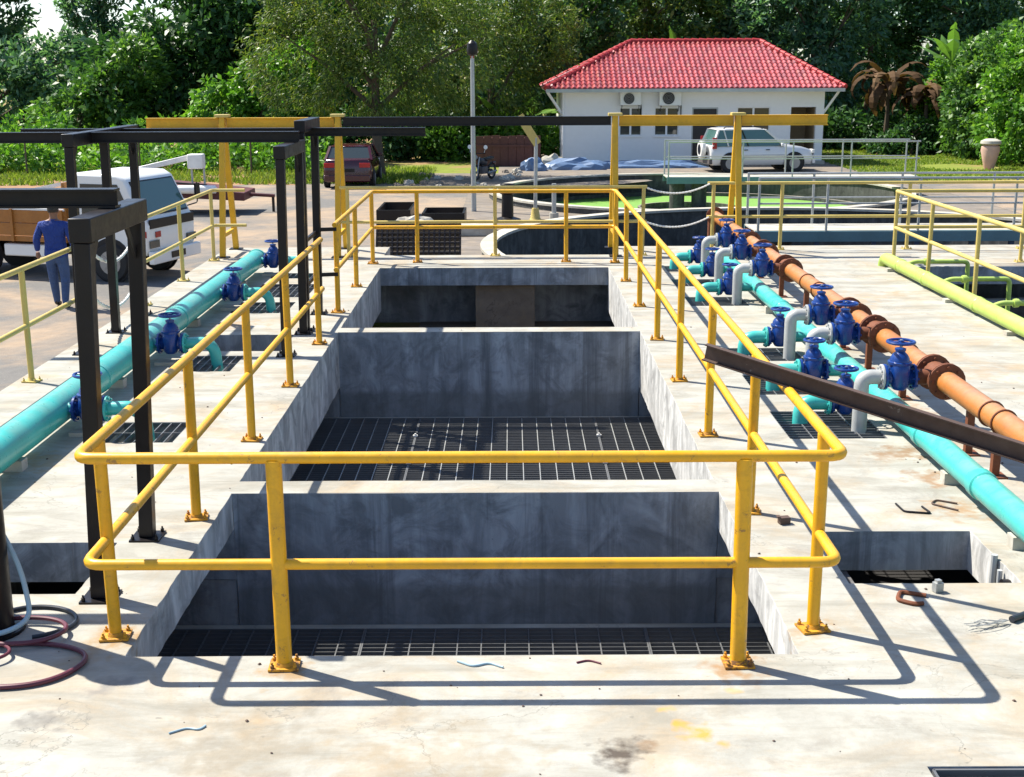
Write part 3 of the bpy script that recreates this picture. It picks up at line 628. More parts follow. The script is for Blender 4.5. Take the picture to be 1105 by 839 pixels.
for y in (7.2, 9.05, 9.62, 11.35, 12.5, 13.5, 15.3, 16.75, 18.35, 20.2):
    support(OX + .02, y, OZ - OR_ + .01, 'short rusty leg under the orange pipe', M_RUST, 'rusty legs of the orange pipe', .055)
HX, HZ, HR = 3.17, .165, .093
t = thing('turquoise_pipe', (HX, 12, 0), 'turquoise header pipe lying beside the orange pipe under the blue valves', 'pipe')
MB().tube([(HX, 3.5, HZ), (HX, 19.55, HZ)], HR, 22).build('main_pipe', M_TURQ, t)
for y in (6.6, 8.35, 9.6, 11.2, 14.1, 15.0): MB().lathe([(HR + .001, -.06), (HR + .010, -.05), (HR + .010, .05), (HR + .001, .06)], 22, Matrix.Translation((HX, y, HZ)) @ Matrix.Rotation(R(90), 4, 'X')).build('joint_sleeve', M_TURQ, t)
for y in TY: MB().tube([(HX - .05, y, HZ), (2.932, y, HZ)], .056, 16).build('branch', M_TURQ, t)
for y in (7.6, 8.9, 14.5, 15.6):
    tag(MB().bb(HX - .08, HX + .08, y - .05, y + .05, .001, HZ - HR + .01).build('pipe_saddle', M_LIGHTC, org=(HX, y, 0)), 'low concrete block under the turquoise header pipe', 'pipe saddle', 'blocks under the turquoise header')
for y, y2, tx in zip(RY, TY, rn):
    gate_valve('blue gate valve on the orange pipe, ' + tx, (3.165, y, OZ), 1.02, 'blue gate valves on the orange pipe')
    gate_valve('lower blue valve on the turquoise header, ' + tx, (2.805, y2, HZ + .005), 1.0, 'blue gate valves on the turquoise header', wheel_r=.092)
    e = thing('pipe_elbow', (2.85, y, 0), 'grey elbow below a blue valve, ' + tx, 'pipe elbow', 'grey elbows')
    MB().tube(fillet([(3.028, y, OZ), (2.865, y, OZ), (2.865, y, -.3)], .13, 8), .062, 16).build('bend', M_GREY, e)
    f = MB(); flange(f, (3.024, y, OZ), (1, 0, 0), .105, .02); f.build('flange', M_GREY, e)
    e = thing('pipe_elbow', (2.5, y2, 0), 'turquoise elbow of the header pipe, ' + tx, 'pipe elbow', 'turquoise elbows of the header')
    MB().tube(fillet([(2.675, y2, HZ), (2.44, y2, HZ), (2.43, y2 - .02, -.25)], .14, 8), .066, 16).build('bend', M_TURQ, e)
    f = MB(); flange(f, (2.664, y2, HZ), (1, 0, 0), .108, .022); f.build('flange', M_TURQ, e)
# lime green pipe with branches into the pit
t = thing('lime_green_pipe', (5.62, 15, 0), 'lime green pipe along the pit edge with thin branches into the pit', 'pipe')
MB().tube([(5.62, 5, .125), (5.62, 19.15, .125)], .092, 20).build('main_pipe', M_GREEN, t)
MB().tube(fillet([(5.62, 19.1, .125), (5.62, 19.45, .125), (5.62, 19.5, -.3)], .15), .088, 16).build('bend', M_GREEN, t)
for y in (10.4, 13.4, 15.4, 17.4, 18.6): MB().lathe([(.093, -.05), (.100, -.04), (.100, .04), (.093, .05)], 20, Matrix.Translation((5.62, y, .125)) @ Matrix.Rotation(R(90), 4, 'X')).build('joint_sleeve', M_GREEN, t)
for y in (12.9, 15.1, 16.9, 18.5):
    MB().tube(fillet([(5.68, y, .16), (5.78, y, .20), (6.55, y, .20), (6.56, y, -.6)], .07), .032, 12).build('branch', M_GREEN, t)
    MB().lathe([(.05, -.03), (.055, 0), (.05, .03)], 12, Matrix.Translation((5.95, y, .20)) @ Matrix.Rotation(R(90), 4, 'Y')).build('coupling', M_GREEN, t)
for y in (11, 14.2, 16.3, 18.9): tag(MB().bb(5.5, 5.74, y - .06, y + .06, .001, .045).build('pipe_saddle', M_LIGHTC, org=(5.62, y, 0)), 'low concrete block under the lime green pipe', 'pipe saddle', 'blocks under the lime green pipe')

# leaning rusty channel, standpipe, hoses and loose bits on the front slab
R0, D0 = Vector((1.6, 7.3, 1.165)), Vector((1.1, -.7, -.24)); a = R0 - D0 * .40; b = R0 + D0 * 4.62
tt = (b - a).normalized(); rr_ = tt.cross(Vector((0, 0, 1))).normalized(); uu = rr_.cross(tt)
mb = MB(); mb.bar(a + rr_ * -.0, b, .007, .10, uu); mb.bar(a + uu * .0465 + rr_ * .0235, b + uu * .0465 + rr_ * .0235, .04, .007, uu); mb.bar(a - uu * .0465 + rr_ * .0235, b - uu * .0465 + rr_ * .0235, .04, .007, uu)
tag(mb.build('steel_channel', M_PLANK, org=b), 'long rusty steel channel leaning from the yellow railing over the pipes', 'steel channel')
t = thing('standpipe', (-2.80, 6.42, 0), 'dark upright standpipe with a domed cap beside coiled hoses', 'standpipe')
MB().lathe([(.135, .02), (.135, 1.28)], 24, Matrix.Translation((-2.80, 6.42, 0))).build('barrel', M_BLACK, t)
MB().lathe([(.19, .001), (.19, .02)], 24, Matrix.Translation((-2.80, 6.42, 0))).build('base_plate', M_BLACK, t)
MB().lathe([(.15, 1.28), (.155, 1.30), (.15, 1.38), (.12, 1.45), (.07, 1.49), (.01, 1.50)], 24, Matrix.Translation((-2.80, 6.42, 0))).build('cap', M_BLACK, t)
def hose(label, pts, r, mat, group='hoses coiled on the front slab'):
    P = fillet(pts, .25, 6); P = fillet(P, .05, 3)
    return tag(MB().tube(P, r, 10).build('hose', mat, org=pts[0]), label, 'hose', group)
def loop(cx, cy, rx, ry, a0, a1, z=.016, n=26, seed=1):
    rd = random.Random(seed); w = [rd.uniform(-.05, .05) for _ in range(5)]
    return [(cx + rx * math.cos(a) * (1 + w[0] * math.sin(3 * a)), cy + ry * math.sin(a) * (1 + w[1] * math.cos(2 * a)), z) for a in [a0 + (a1 - a0) * k / n for k in range(n + 1)]]
hose('dull red hose looped widely on the front slab', [(-2.95, 6.22, .016)] + loop(-2.52, 5.98, .36, .26, 2.0, -3.6, .016, seed=2) + [(-3.2, 5.92, .016)], .0135, M_HOSE_R)
hose('second dull red hose in a small loop by the standpipe', [(-3.1, 6.12, .045)] + loop(-2.60, 6.33, .24, .17, 3.0, -2.6, .042, seed=5) + [(-3.1, 6.25, .042)], .0125, M_HOSE_R)
hose('black hose curving round behind the red hoses', [(-3.0, 6.52, .014)] + loop(-2.62, 6.50, .26, .20, 1.9, -1.2, .014, seed=7), .012, M_HOSE_B)
hose('pale blue hose hanging down from above onto the coils', [(-3.05, 6.75, 1.0), (-2.86, 6.60, .75), (-2.60, 6.44, .35), (-2.54, 6.36, .10), (-2.62, 6.24, .072), (-2.95, 6.1, .07)], .014, M_HOSE_C)
hose('thin tangled dark red hose lying at the foot of the standpipe', [(-3.2, 6.05, .03)] + loop(-2.78, 6.08, .22, .13, 2.4, -4.2, .034, seed=9) + [(-3.0, 5.8, .02)], .009, M_HOSE_R)
hose('black cable with a frayed end beside the narrow drain', [(3.3, 6.75, .012), (2.95, 6.66, .014), (2.68, 6.47, .02)], .019, M_HOSE_B, None)
fr = MB(); rd = random.Random(8)
for k in range(9):
    p = Vector((2.66, 6.46, .02)); pts = [p]
    for j in range(5): p = p + Vector((-.045 + rd.uniform(-.02, .02), -.012 + rd.uniform(-.022, .022), rd.uniform(-.008, .012))); p.z = max(.004, p.z); pts.append(p)
    fr.tube(pts, .0022, 5)
tag(fr.build('wire_strands', M_GALV, org=(2.6, 6.45, 0)), 'tangle of bare wire strands at the frayed cable end', 'wire')
def scrap(name, label, pts, r, mat, cat='scrap'): return tag(MB().tube(fillet(pts, .03, 4), r, 8).build(name, mat, org=pts[0]), label, cat, 'loose bits on the deck')
scrap('bent_hook', 'small rusty hook-shaped rod lying behind the right front slab', [(2.33, 6.82, .012), (2.20, 6.88, .012), (2.15, 6.76, .012), (2.23, 6.70, .012), (2.28, 6.71, .012)], .0125, M_RUST)
scrap('bent_rod', 'thin bent steel rod lying on the deck behind the channel opening', [(2.62, 8.42, .008), (2.63, 8.26, .008), (2.80, 8.22, .008), (2.78, 8.36, .008)], .007, M_BLACK)
scrap('bent_rod', 'pale bent wire on the deck beside the turquoise header', [(3.0, 8.28, .008), (2.86, 8.42, .008), (2.92, 8.50, .008), (3.04, 8.42, .008)], .006, M_PLANK)
scrap('bent_rod', 'dark wire scrap beyond the orange pipe', [(3.98, 11.7, .01), (4.1, 11.78, .01), (4.2, 11.70, .01), (4.08, 11.66, .01)], .014, M_BLACK)
scrap('wire_scrap', 'curled blue wire scrap in front of the front basin', [(-.28, 6.02, .006), (-.2, 5.96, .006), (-.12, 6.0, .006), (-.05, 5.95, .006)], .006, M_HOSE_C)
scrap('wire_scrap', 'short blue wire scrap lying on the bare front slab', [(-1.55, 5.30, .005), (-1.48, 5.35, .005), (-1.42, 5.33, .005), (-1.40, 5.37, .005)], .005, M_HOSE_C)
scrap('wire_scrap', 'tiny red wire scrap at the edge of the front basin', [(.32, 6.0, .005), (.38, 6.03, .005), (.44, 5.99, .005)], .005, M_HOSE_R)
mb = MB(); mb.box((2.42, 6.90, .03), (.05, .04, .055), .3); mb.box((2.42, 6.9, .066), (.03, .028, .016), .3); tag(mb.build('metal_clamp', M_GALV, org=(2.42, 6.9, 0)), 'small grey metal clamp on the slab beside the channel opening', 'clamp')
mb = MB(); mb.box((1.78, 8.05, .025), (.07, .05, .045), .2); mb.box((1.74, 8.04, .052), (.02, .04, .01)); tag(mb.build('metal_block', M_PLANK, org=(1.78, 8.05, 0)), 'small dark metal block behind the right railing', 'block')
t = thing('drain_fitting', (2.9, 7.3, -.25), 'grey conduit with a black plug on the opening wall', 'conduit')
MB().tube([(2.93, 7.42, -.6), (2.925, 7.40, .03)], .02, 10).build('conduit', M_GREY, t); MB().tube([(2.93, 7.30, -.6), (2.925, 7.30, -.03)], .016, 10).build('conduit', M_GREY, t)
MB().lathe([(.045, 0), (.05, .01), (.05, .05), (.03, .055)], 14, Matrix.Translation((2.955, 7.2, -.10)) @ Matrix.Rotation(R(-90), 4, 'Y')).build('plug', M_BLACK, t)
rd = random.Random(77); pb = MB()
for k in range(170):      # grit and chips strewn over the deck
    while True:
        x, y = rd.uniform(-4.6, 5.4), rd.uniform(4.5, 16)
        if cell(x, y) is not None: break
    s_ = rd.choice((.004, .005, .006, .008, .011)); pb.lathe([(s_ * .7, 0.001), (s_, s_ * .4), (s_ * .4, s_ * .8)], 5, Matrix.Translation((x, y, 0)) @ Matrix.Rotation(rd.uniform(0, 6), 4, 'Z') @ Matrix.Scale(rd.uniform(.5, 1), 4, (1, 0, 0)))
gr = pb.build('grit', M_PLANK, kind='stuff'); gr['label'] = 'dark grit and concrete chips strewn over the pale deck'; gr['category'] = 'grit'

# ---------------------------------------------------------------- round tanks and their bridges
def ring(mb, cx, cy, r0, r1, z0, z1, n=96):
    for k in range(n):
        a, b = 2 * math.pi * k / n, 2 * math.pi * (k + 1) / n
        P = lambda r, t, z: (cx + r * math.cos(t), cy + r * math.sin(t), z)
        mb.add([P(r0, a, z0), P(r1, a, z0), P(r1, b, z0), P(r0, b, z0), P(r0, a, z1), P(r1, a, z1), P(r1, b, z1), P(r0, b, z1)], [(4, 5, 6, 7), (0, 3, 2, 1), (1, 2, 6, 5), (0, 4, 7, 3)])
def tank(label, cx, cy, r, ztop, zwater, wmat):
    t = thing('round_tank', (cx, cy, G), label, 'tank', 'round concrete tanks')
    mb = MB(); ring(mb, cx, cy, r - .22, r, G - 1.2, ztop - .06); mb.build('wall', M_TANK, t)
    mb = MB(); ring(mb, cx, cy, r - .28, r + .03, ztop - .058, ztop); mb.build('coping', M_LIGHTC, t)
    mb = MB(); ring(mb, cx, cy, r - .9, r - .75, zwater - .5, zwater + .12); mb.build('overflow_weir', M_TANK, t)
    mb = MB(); n = 96; mb.add([(cx + (r - .23) * math.cos(2 * math.pi * k / n), cy + (r - .23) * math.sin(2 * math.pi * k / n), zwater) for k in range(n)], [tuple(range(n))]); mb.build('water', wmat, t, ang=0)
    return t
tank('round concrete tank full of green water in front of the white house', *T1, -.80, -1.55, M_GREENW)
tank('round concrete tank with dark water just behind the deck', *T2, -.52, -1.75, M_WATER)
def bridge(label, x0, x1, y, z, w, posts, rail_h, mat, legs=(), left_end=True):
    t = thing('tank_bridge', (x0, y, z), label, 'bridge', 'tank bridges')
    for s in (-1, 1): MB().bar((x0, y + s * w / 2, z - .11), (x1, y + s * w / 2, z - .11), .06, .20).build('girder', mat, t)
    MB().bb(x0, x1, y - w / 2 + .04, y + w / 2 - .04, z - .03, z + .0).build('walkway', M_LIGHTC, t)
    for s in (-1, 1):
        yy = y + s * w / 2
        MB().tube([(x0 + .03, yy, z + rail_h), (x1, yy, z + rail_h)], .022, 8).build('top_rail', M_GALV, t); MB().tube([(x0 + .03, yy, z + rail_h * .52), (x1, yy, z + rail_h * .52)], .018, 8).build('mid_rail', M_GALV, t)
        for px in posts: MB().tube([(px, yy, z - .1), (px, yy, z + rail_h)], .026, 8).build('post', M_GALV, t)
    for lx in legs:
        MB().lathe([(.24, G - .7), (.24, z - .21)], 16, Matrix.Translation((lx, y, 0))).build('pier', M_TANK, t)
    return t
bridge('blue grey bridge over the green water tank in front of the house', 4.86, 12.7, 41.4, -.38, 1.1, (4.9, 7.2, 8.76, 10.57, 12.6), 1.07, M_BRIDGE, (5.25, 5.95))
b2 = bridge('blue grey bridge over the dark water tank behind the deck', 4.7, 13.4, 25.6, -.14, 1.2, (4.75, 6.06, 7.83, 9.67, 11.5, 13.2), 1.0, M_BRIDGE, (5.3,))
for lx in (5.9, 7.0, 7.83, 8.9, 9.67, 10.7, 11.9):
    MB().bar((lx, 25.05, -.20), (lx, 25.05, -1.9), .09, .09, (0, 1, 0)).build('leg', M_NAVY, b2)
tw = thing('tank_drive', (5.6, 41.4, G), 'round feed well under the bridge end in the green water tank', 'feed well')
mb = MB(); ring(mb, 5.6, 41.4, 1.5, 1.58, -1.75, -1.35, 40); mb.build('well_ring', M_TANK, tw)

# ---------------------------------------------------------------- white house with red tiled hip roof
HX0, HX1, HY0, HY1 = 2.13, 13.05, 55.26, 62.2; HZ1 = 2.22
hs = thing('house', (7.6, 58.5, G), 'white single-storey house with a red tiled hip roof', 'house')
ops = [(4.54, 5.45, .19, 1.33, 'w'), (6.0, 7.0, .19, 1.33, 'w'), (7.55, 8.64, G, 1.33, 'd'), (9.44, 10.80, .07, 1.33, 'w'), (11.68, 12.72, G, 1.33, 'o')]
wl = MB(); xcur = HX0
for (a, b, c, d, kd) in ops:
    wl.bb(xcur, a, HY0, HY0 + .2, G, HZ1); wl.bb(a, b, HY0, HY0 + .2, d, HZ1)
    if kd == 'w': wl.bb(a, b, HY0, HY0 + .2, G, c)
    xcur = b
wl.bb(xcur, HX1, HY0, HY0 + .2, G, HZ1); wl.bb(HX0, HX0 + .2, HY0 + .201, HY1, G, HZ1); wl.bb(HX1 - .2, HX1, HY0 + .201, HY1, G, HZ1); wl.bb(HX0 + .201, HX1 - .201, HY1 - .2, HY1, G, HZ1)
wl.build('wall', M_HOUSE, hs)
MB().bb(HX0 + .21, HX1 - .21, HY0 + 3.2, HY0 + 3.3, G, HZ1 - .05).build('inner_wall', M_DOOR, hs)
for (a, b, c, d, kd) in ops:
    if kd == 'w':
        w = MB(); y = HY0 + .06; fw = .035
        for (x0, x1, z0, z1) in ((a, a + fw, c, d), (b - fw, b, c, d), (a + fw, b - fw, c, c + fw), (a + fw, b - fw, d - fw, d), ((a + b) / 2 - .04, (a + b) / 2 + .04, c + fw, d - fw)): w.bb(x0, x1, y, y + .07, z0, z1)
        wo = w.build('window', M_HOUSE, hs)
        for (x0, x1) in ((a + fw, (a + b) / 2 - .04), ((a + b) / 2 + .04, b - fw)): MB().bb(x0, x1, y + .03, y + .04, c + fw, d - fw).build('pane', M_GLASS, wo, org=tuple(hs['_org']))
        MB().bb(a - .05, b + .05, HY0 - .06, HY0 - .002, c - .07, c - .002).build('sill', M_HOUSE, wo, org=tuple(hs['_org']))
    elif kd == 'd':
        dr = MB().bb(a + .06, b - .06, HY0 + .10, HY0 + .14, G + .02, d - .06).build('door', M_DOOR, hs)
        f = MB(); f.bb(a, a + .058, HY0 + .03, HY0 + .15, G, d); f.bb(b - .058, b, HY0 + .03, HY0 + .15, G, d); f.bb(a + .06, b - .06, HY0 + .03, HY0 + .15, d - .058, d); f.build('frame', M_GALV, dr, org=tuple(hs['_org']))
        MB().tube([(b - .16, HY0 + .06, 0), (b - .16, HY0 + .06, .14)], .015, 6).build('handle', M_GALV, dr, org=tuple(hs['_org']))
    else:
        p = MB(); p.bb(b - .02, b + .001, HY0 + .21, HY0 + 1.8, G, d); p.bb(a - .001, a + .02, HY0 + .21, HY0 + 1.8, G, d); p.bb(a, b, HY0 + 1.8, HY0 + 1.85, G, d); p.build('porch', M_PORCH, hs)
EX0, EX1, EY0, EY1, EZ, RZ, RX0, RX1, RYY = 1.42, 13.70, 54.5, 62.9, 2.10, 4.02, 5.25, 10.9, 58.7
MB().bb(EX0 + .05, EX1 - .05, EY0 + .05, EY1 - .05, EZ - .10, EZ - .04).build('soffit', M_HOUSE, hs)
rf = MB()
rf.add([(EX0, EY0, EZ - .03), (EX1, EY0, EZ - .03), (EX1, EY1, EZ - .03), (EX0, EY1, EZ - .03), (RX0, RYY, RZ - .03), (RX1, RYY, RZ - .03)], [(0, 1, 5, 4), (1, 2, 5), (2, 3, 4, 5), (3, 0, 4), (3, 2, 1, 0)])
roof = rf.build('roof', M_TILE, hs)
def tiles(A, B, C_, D, rows, pitch):   # A-B eave, D-C ridge
    A, B, C_, D = map(Vector, (A, B, C_, D)); mb = MB(); n = (B - A).cross(D - A).normalized()
    if n.z < 0: n = -n
    ed = (B - A).normalized()
    for r in range(rows):
        s0, s1 = r / rows, min(1, (r + 1.12) / rows)
        L0, R0_ = A.lerp(D, s0), B.lerp(C_, s0)
        span = (R0_ - L0).length; nc = max(1, int(span / pitch)); off = (D - A) - ed * (D - A).dot(ed); up = off * (s1 - s0)
        st = A + off * s0
        x_l = (L0 - A).dot(ed); k0 = math.ceil(x_l / pitch); k1 = int(((R0_ - A).dot(ed)) / pitch)
        for k in range(k0, k1):
            prof = [(0, .0), (.18, .05), (.42, .072), (.66, .05), (.84, .008), (1, .0)]
            v = []
            for (u, h) in prof:
                q = st + ed * ((k + u) * pitch); v.append(q + n * (h + .035)); 
            for (u, h) in prof:
                q = st + ed * ((k + u) * pitch) + up; v.append(q + n * (h + .006))
            for (u, h) in prof:
                q = st + ed * ((k + u) * pitch); v.append(q + n * (h * .2 + .0))
            m = len(prof); mb.add(v, [(i, i + 1, m + i + 1, m + i) for i in range(m - 1)] + [(2 * m + i, 2 * m + i + 1, i + 1, i) for i in range(m - 1)])
    return mb
allt = MB()
P0, P1, P2, P3, Q0, Q1 = (EX0, EY0, EZ), (EX1, EY0, EZ), (EX1, EY1, EZ), (EX0, EY1, EZ), (RX0, RYY, RZ), (RX1, RYY, RZ)
for q in ((P0, P1, Q1, Q0), (P1, P2, Q1, Q1), (P2, P3, Q0, Q1), (P3, P0, Q0, Q0)):
    m_ = tiles(*q, 14, .215); allt.add(m_.v, m_.f)
to = allt.build('roof_tiles', M_TILE, roof, org=tuple(hs['_org']), kind='stuff')
for a, b in ((P0, Q0), (P1, Q1), (P2, Q1), (P3, Q0), (Q0, Q1)):
    mb = MB(); a, b = Vector(a), Vector(b); n = int((b - a).length / .32)
    for k in range(n):
        p, q = a.lerp(b, k / n), a.lerp(b, (k + 1.15) / n); up = Vector((0, 0, .05)); mb.tube([p + up * 1.35, q + up], [.115, .095], 10)
    mb.build('ridge_tiles', M_RIDGE, roof, org=tuple(hs['_org']))
for (p, q) in (((HX0 + .02, HY0 + .1, 1.05), (EX0 + .08, HY0 - .2, EZ - .1)), ((HX1 - .02, HY0 + .1, 1.05), (EX1 - .1, HY0 - .2, EZ - .1))): MB().bar(p, q, .09, .09).build('eave_strut', M_HOUSE, hs)
MB().bb(EX0 + .02, EX1 - .02, EY0 - .07, EY0 + .02, EZ - .13, EZ + .01).build('gutter', M_GALV, hs)
MB().tube([(HX0 + .05, HY0 - .06, G), (HX0 + .05, HY0 - .06, 2.0)], .045, 8).build('down_pipe', M_HOUSE, hs)
MB().bb(HX0 - .05, HX1 + .05, HY0 - .35, HY0 - .003, G, G + .14).build('plinth', M_LIGHTC, hs)
def ac(x0, x1, z0, z1, label):
    t = thing('air_conditioner', ((x0 + x1) / 2, HY0 - .2, z0), label, 'air conditioner', 'air conditioner units on the house wall'); y0, y1 = HY0 - .38, HY0 - .08
    MB().bb(x0, x1, y0, y1, z0, z1).build('casing', M_WHITE, t, bev=.015)
    cx, cz = x0 + (x1 - x0) * .42, (z0 + z1) / 2; r = (z1 - z0) * .42; Mx = Matrix.Translation((cx, y0 - .012, cz)) @ Matrix.Rotation(R(90), 4, 'X')
    MB().lathe([(r, -.01), (r, .01)], 24, Mx).build('fan_opening', M_DARK, t)
    g = MB()
    for k in range(1, 5): g.torus((0, 0, .018), r * k / 4.2, .008, 20, 5, Mx)
    g.build('fan_grille', M_GALV, t)
    b = MB()
    for xx in (x0 + .08, x1 - .08): b.bar((xx, HY0 - .003, z0 - .02), (xx, y0, z0 - .02), .03, .03); b.bar((xx, HY0 - .003, z0 - .25), (xx, y0 + .04, z0 - .03), .02, .02)
    b.build('bracket', M_BLACK, t)
    MB().tube(fillet([(x1 - .03, y1 + .03, z0 + .1), (x1 + .04, HY0 - .04, z0), (x1 + .04, HY0 - .04, z0 - .6)], .05), .022, 8).build('hose', M_BLACK, t)
ac(4.52, 5.38, 1.44, 1.98, 'white air conditioner unit over the window nearest the house corner strut'); ac(6.14, 7.04, 1.42, 2.02, 'white air conditioner unit over the window beside the house door')

# things beside the house
def rubble(label, x, y, sx, sy, sz, mat, seed, name='tarpaulin', cat='tarpaulin', group=None):
    rd = random.Random(seed); bmx = bmesh.new(); bmesh.ops.create_icosphere(bmx, subdivisions=3, radius=1)
    for v in bmx.verts:
        n = 1 + .25 * math.sin(v.co.x * 5 + seed) * math.cos(v.co.y * 6 + seed) + rd.uniform(-.08, .08)
        v.co = Vector((v.co.x * sx * n, v.co.y * sy * n, max(0, v.co.z * sz * n + .0)))
    m = bpy.data.meshes.new(name); bmx.to_mesh(m); bmx.free()
    return tag(place(name, m, mat, loc=(x, y, G)), label, cat, group)
rubble('blue tarpaulin heap by the house corner strut', 2.6, 52.6, 1.3, .5, .42, M_TARP, 1)
rubble('long low blue tarpaulin spread below the house windows', 5.6, 53.4, 2.2, .5, .30, M_TARP, 2)
rubble('blue plastic bundle beside the brown timber crate', .9, 52.0, .5, .4, .5, M_TARP, 3, 'plastic_bundle', 'bundle')
rubble('grey rubble heap between crate and house', 1.7, 53.5, .6, .4, .5, M_LIGHTC, 4, 'rubble_heap', 'rubble')
t = thing('timber_crate', (-.1, 55.0, G), 'big dark brown timber crate standing behind the motorcycle', 'crate')
for k in range(8): MB().bb(-1.45 + k * .335, -1.45 + k * .335 + .32, 54.4, 54.46, G + .02, .22 + .02 * (k % 3)).build('board', M_BROWN, t)
MB().bb(-1.42, 1.2, 54.47, 55.8, G, .14).build('box', M_BROWN, t)
MB().bb(-1.46, 1.24, 54.35, 54.395, -.2, -.12).build('batten', M_BROWN, t)
t = thing('slanted_sign', (.64, 34.8, G), 'pole with a slanted cream board in front of the timber crate', 'sign')
MB().tube([(.64, 34.8, G), (.66, 34.8, 1.15)], .05, 10).build('pole', M_GALV, t); MB().bar((.70, 34.78, .98), (.22, 34.8, 1.72), .05, .22).build('board', M_CREAM, t)
MB().lathe([(.16, G), (.13, G + .05), (.09, G + .3)], 12, Matrix.Translation((.64, 34.8, 0))).build('footing', M_CREAM, t)
t = thing('lamp_post', (-1.06, 36.9, G), 'tall thin grey lamp post with a dark lamp head', 'lamp post')
MB().tube([(-1.06, 36.9, G), (-1.06, 36.9, 3.3)], [.075, .055], 12).build('pole', M_GALV, t)
MB().lathe([(.03, 3.25), (.14, 3.30), (.16, 3.42), (.13, 3.60), (.05, 3.68)], 14, Matrix.Translation((-1.06, 36.9, 0))).build('lamp_head', M_BLACK, t)
MB().bar((-1.06, 36.9, 3.2), (-1.06, 36.9, 3.28), .1, .1, (0, 1, 0)).build('collar', M_RED, t)
t = thing('bollard', (1.1, 33.6, G), 'short steel post with a concrete collar at the tank rim', 'post')
MB().tube([(1.1, 33.6, G), (1.1, 33.6, .05)], .06, 10).build('post', M_GALV, t); MB().lathe([(.12, G), (.12, G + .3)], 10, Matrix.Translation((1.1, 33.6, 0))).build('collar', M_LIGHTC, t)
t = thing('pump_pedestal', (-.1, 34.4, G), 'black hydrant-like pedestal beside the tank', 'pedestal')
MB().lathe([(.35, G), (.35, G + .06), (.16, G + .12), (.15, G + .7), (.22, G + .74), (.22, G + .82), (.1, G + .9)], 16, Matrix.Translation((-.1, 34.4, 0))).build('column', M_BLACK, t); MB().torus((-.1, 34.4, G + .96), .18, .02).build('handwheel', M_BLACK, t)
# steel mesh panels, plates and sacks behind the farthest basin
t = thing('mesh_panel', (-2.0, 24.6, G), 'stack of black square-mesh steel panels behind the farthest basin', 'mesh panel')
tilt = Matrix.Translation((-1.78, 24.6, G + .2)) @ Matrix.Rotation(R(58), 4, 'X')
for q in range(3):
    mb = MB()
    for k in range(17): mb.box((-.80 + k * .1, .35, q * .06), (.03, 1.13, .03), 0, tilt)
    for k in range(12): mb.box((0, -.2 + k * .1, q * .06 + .004), (1.63, .03, .028), 0, tilt)
    mb.build('mesh', M_BLACK, t)
t = thing('concrete_cover', (-.9, 31.8, G), 'pale flat concrete cover slab lying by the tank rim', 'slab')
MB().bb(-1.35, -.4, 31.2, 32.6, G, G + .22).build('slab', M_LIGHTC, t, bev=.02)
for i, (x0, x1, y0, y1, lab) in enumerate(((-3.55, -2.65, 34.2, 36.4, 'dark open trench box beside the road behind the basin'), (-2.3, -1.2, 33.4, 34.9, 'dark open trench box beside the pale cover slab'))):
    t = thing('trench_box', ((x0 + x1) / 2, y0, G), lab, 'trench box', 'trench boxes')
    mb = MB(); mb.bb(x0, x1, y0, y0 + .06, G, G + .32); mb.bb(x0, x1, y1 - .06, y1, G, G + .32); mb.bb(x0, x0 + .06, y0 + .061, y1 - .061, G, G + .32); mb.bb(x1 - .06, x1, y0 + .061, y1 - .061, G, G + .32); mb.build('side', M_BLACK, t)
rubble('crumpled white cement sack on the ground behind the basin', -2.45, 33.0, .5, .3, .28, M_SACK, 11, 'cement_sack', 'sack')
rubble('white rubble beside the mesh panels', -.95, 24.8, .5, .35, .35, M_SACK, 12, 'rubble_heap', 'rubble')
rubble('pale stone block on the dark tank edge', .55, 22.4, .22, .16, .5, M_SACK, 14, 'stone_block', 'stone')
rd = random.Random(31)
for k in range(26):
    x, y = rd.uniform(-4, .4), rd.uniform(44.5, 51); s_ = rd.uniform(.07, .2)
    rubble('pale stone lying on the grey dirt plot', x, y, s_, s_ * .8, s_ * .9, rd.choice((M_PLOT, M_SACK)), 40 + k, 'stone', 'stone', 'stones on the dirt plot')
t = thing('garden_urn', (18.75, 51.5, G), 'pinkish white urn standing against the hedge', 'urn')
MB().lathe([(.16, 0), (.19, .05), (.28, .4), (.36, .75), (.34, .9), (.26, .98)], 18, Matrix.Translation((18.75, 51.5, G))).build('vessel', M_TERRA, t)
MB().lathe([(.36, .98), (.40, 1.02), (.38, 1.12), (.2, 1.2)], 18, Matrix.Translation((18.75, 51.5, G))).build('rim', M_SACK, t)

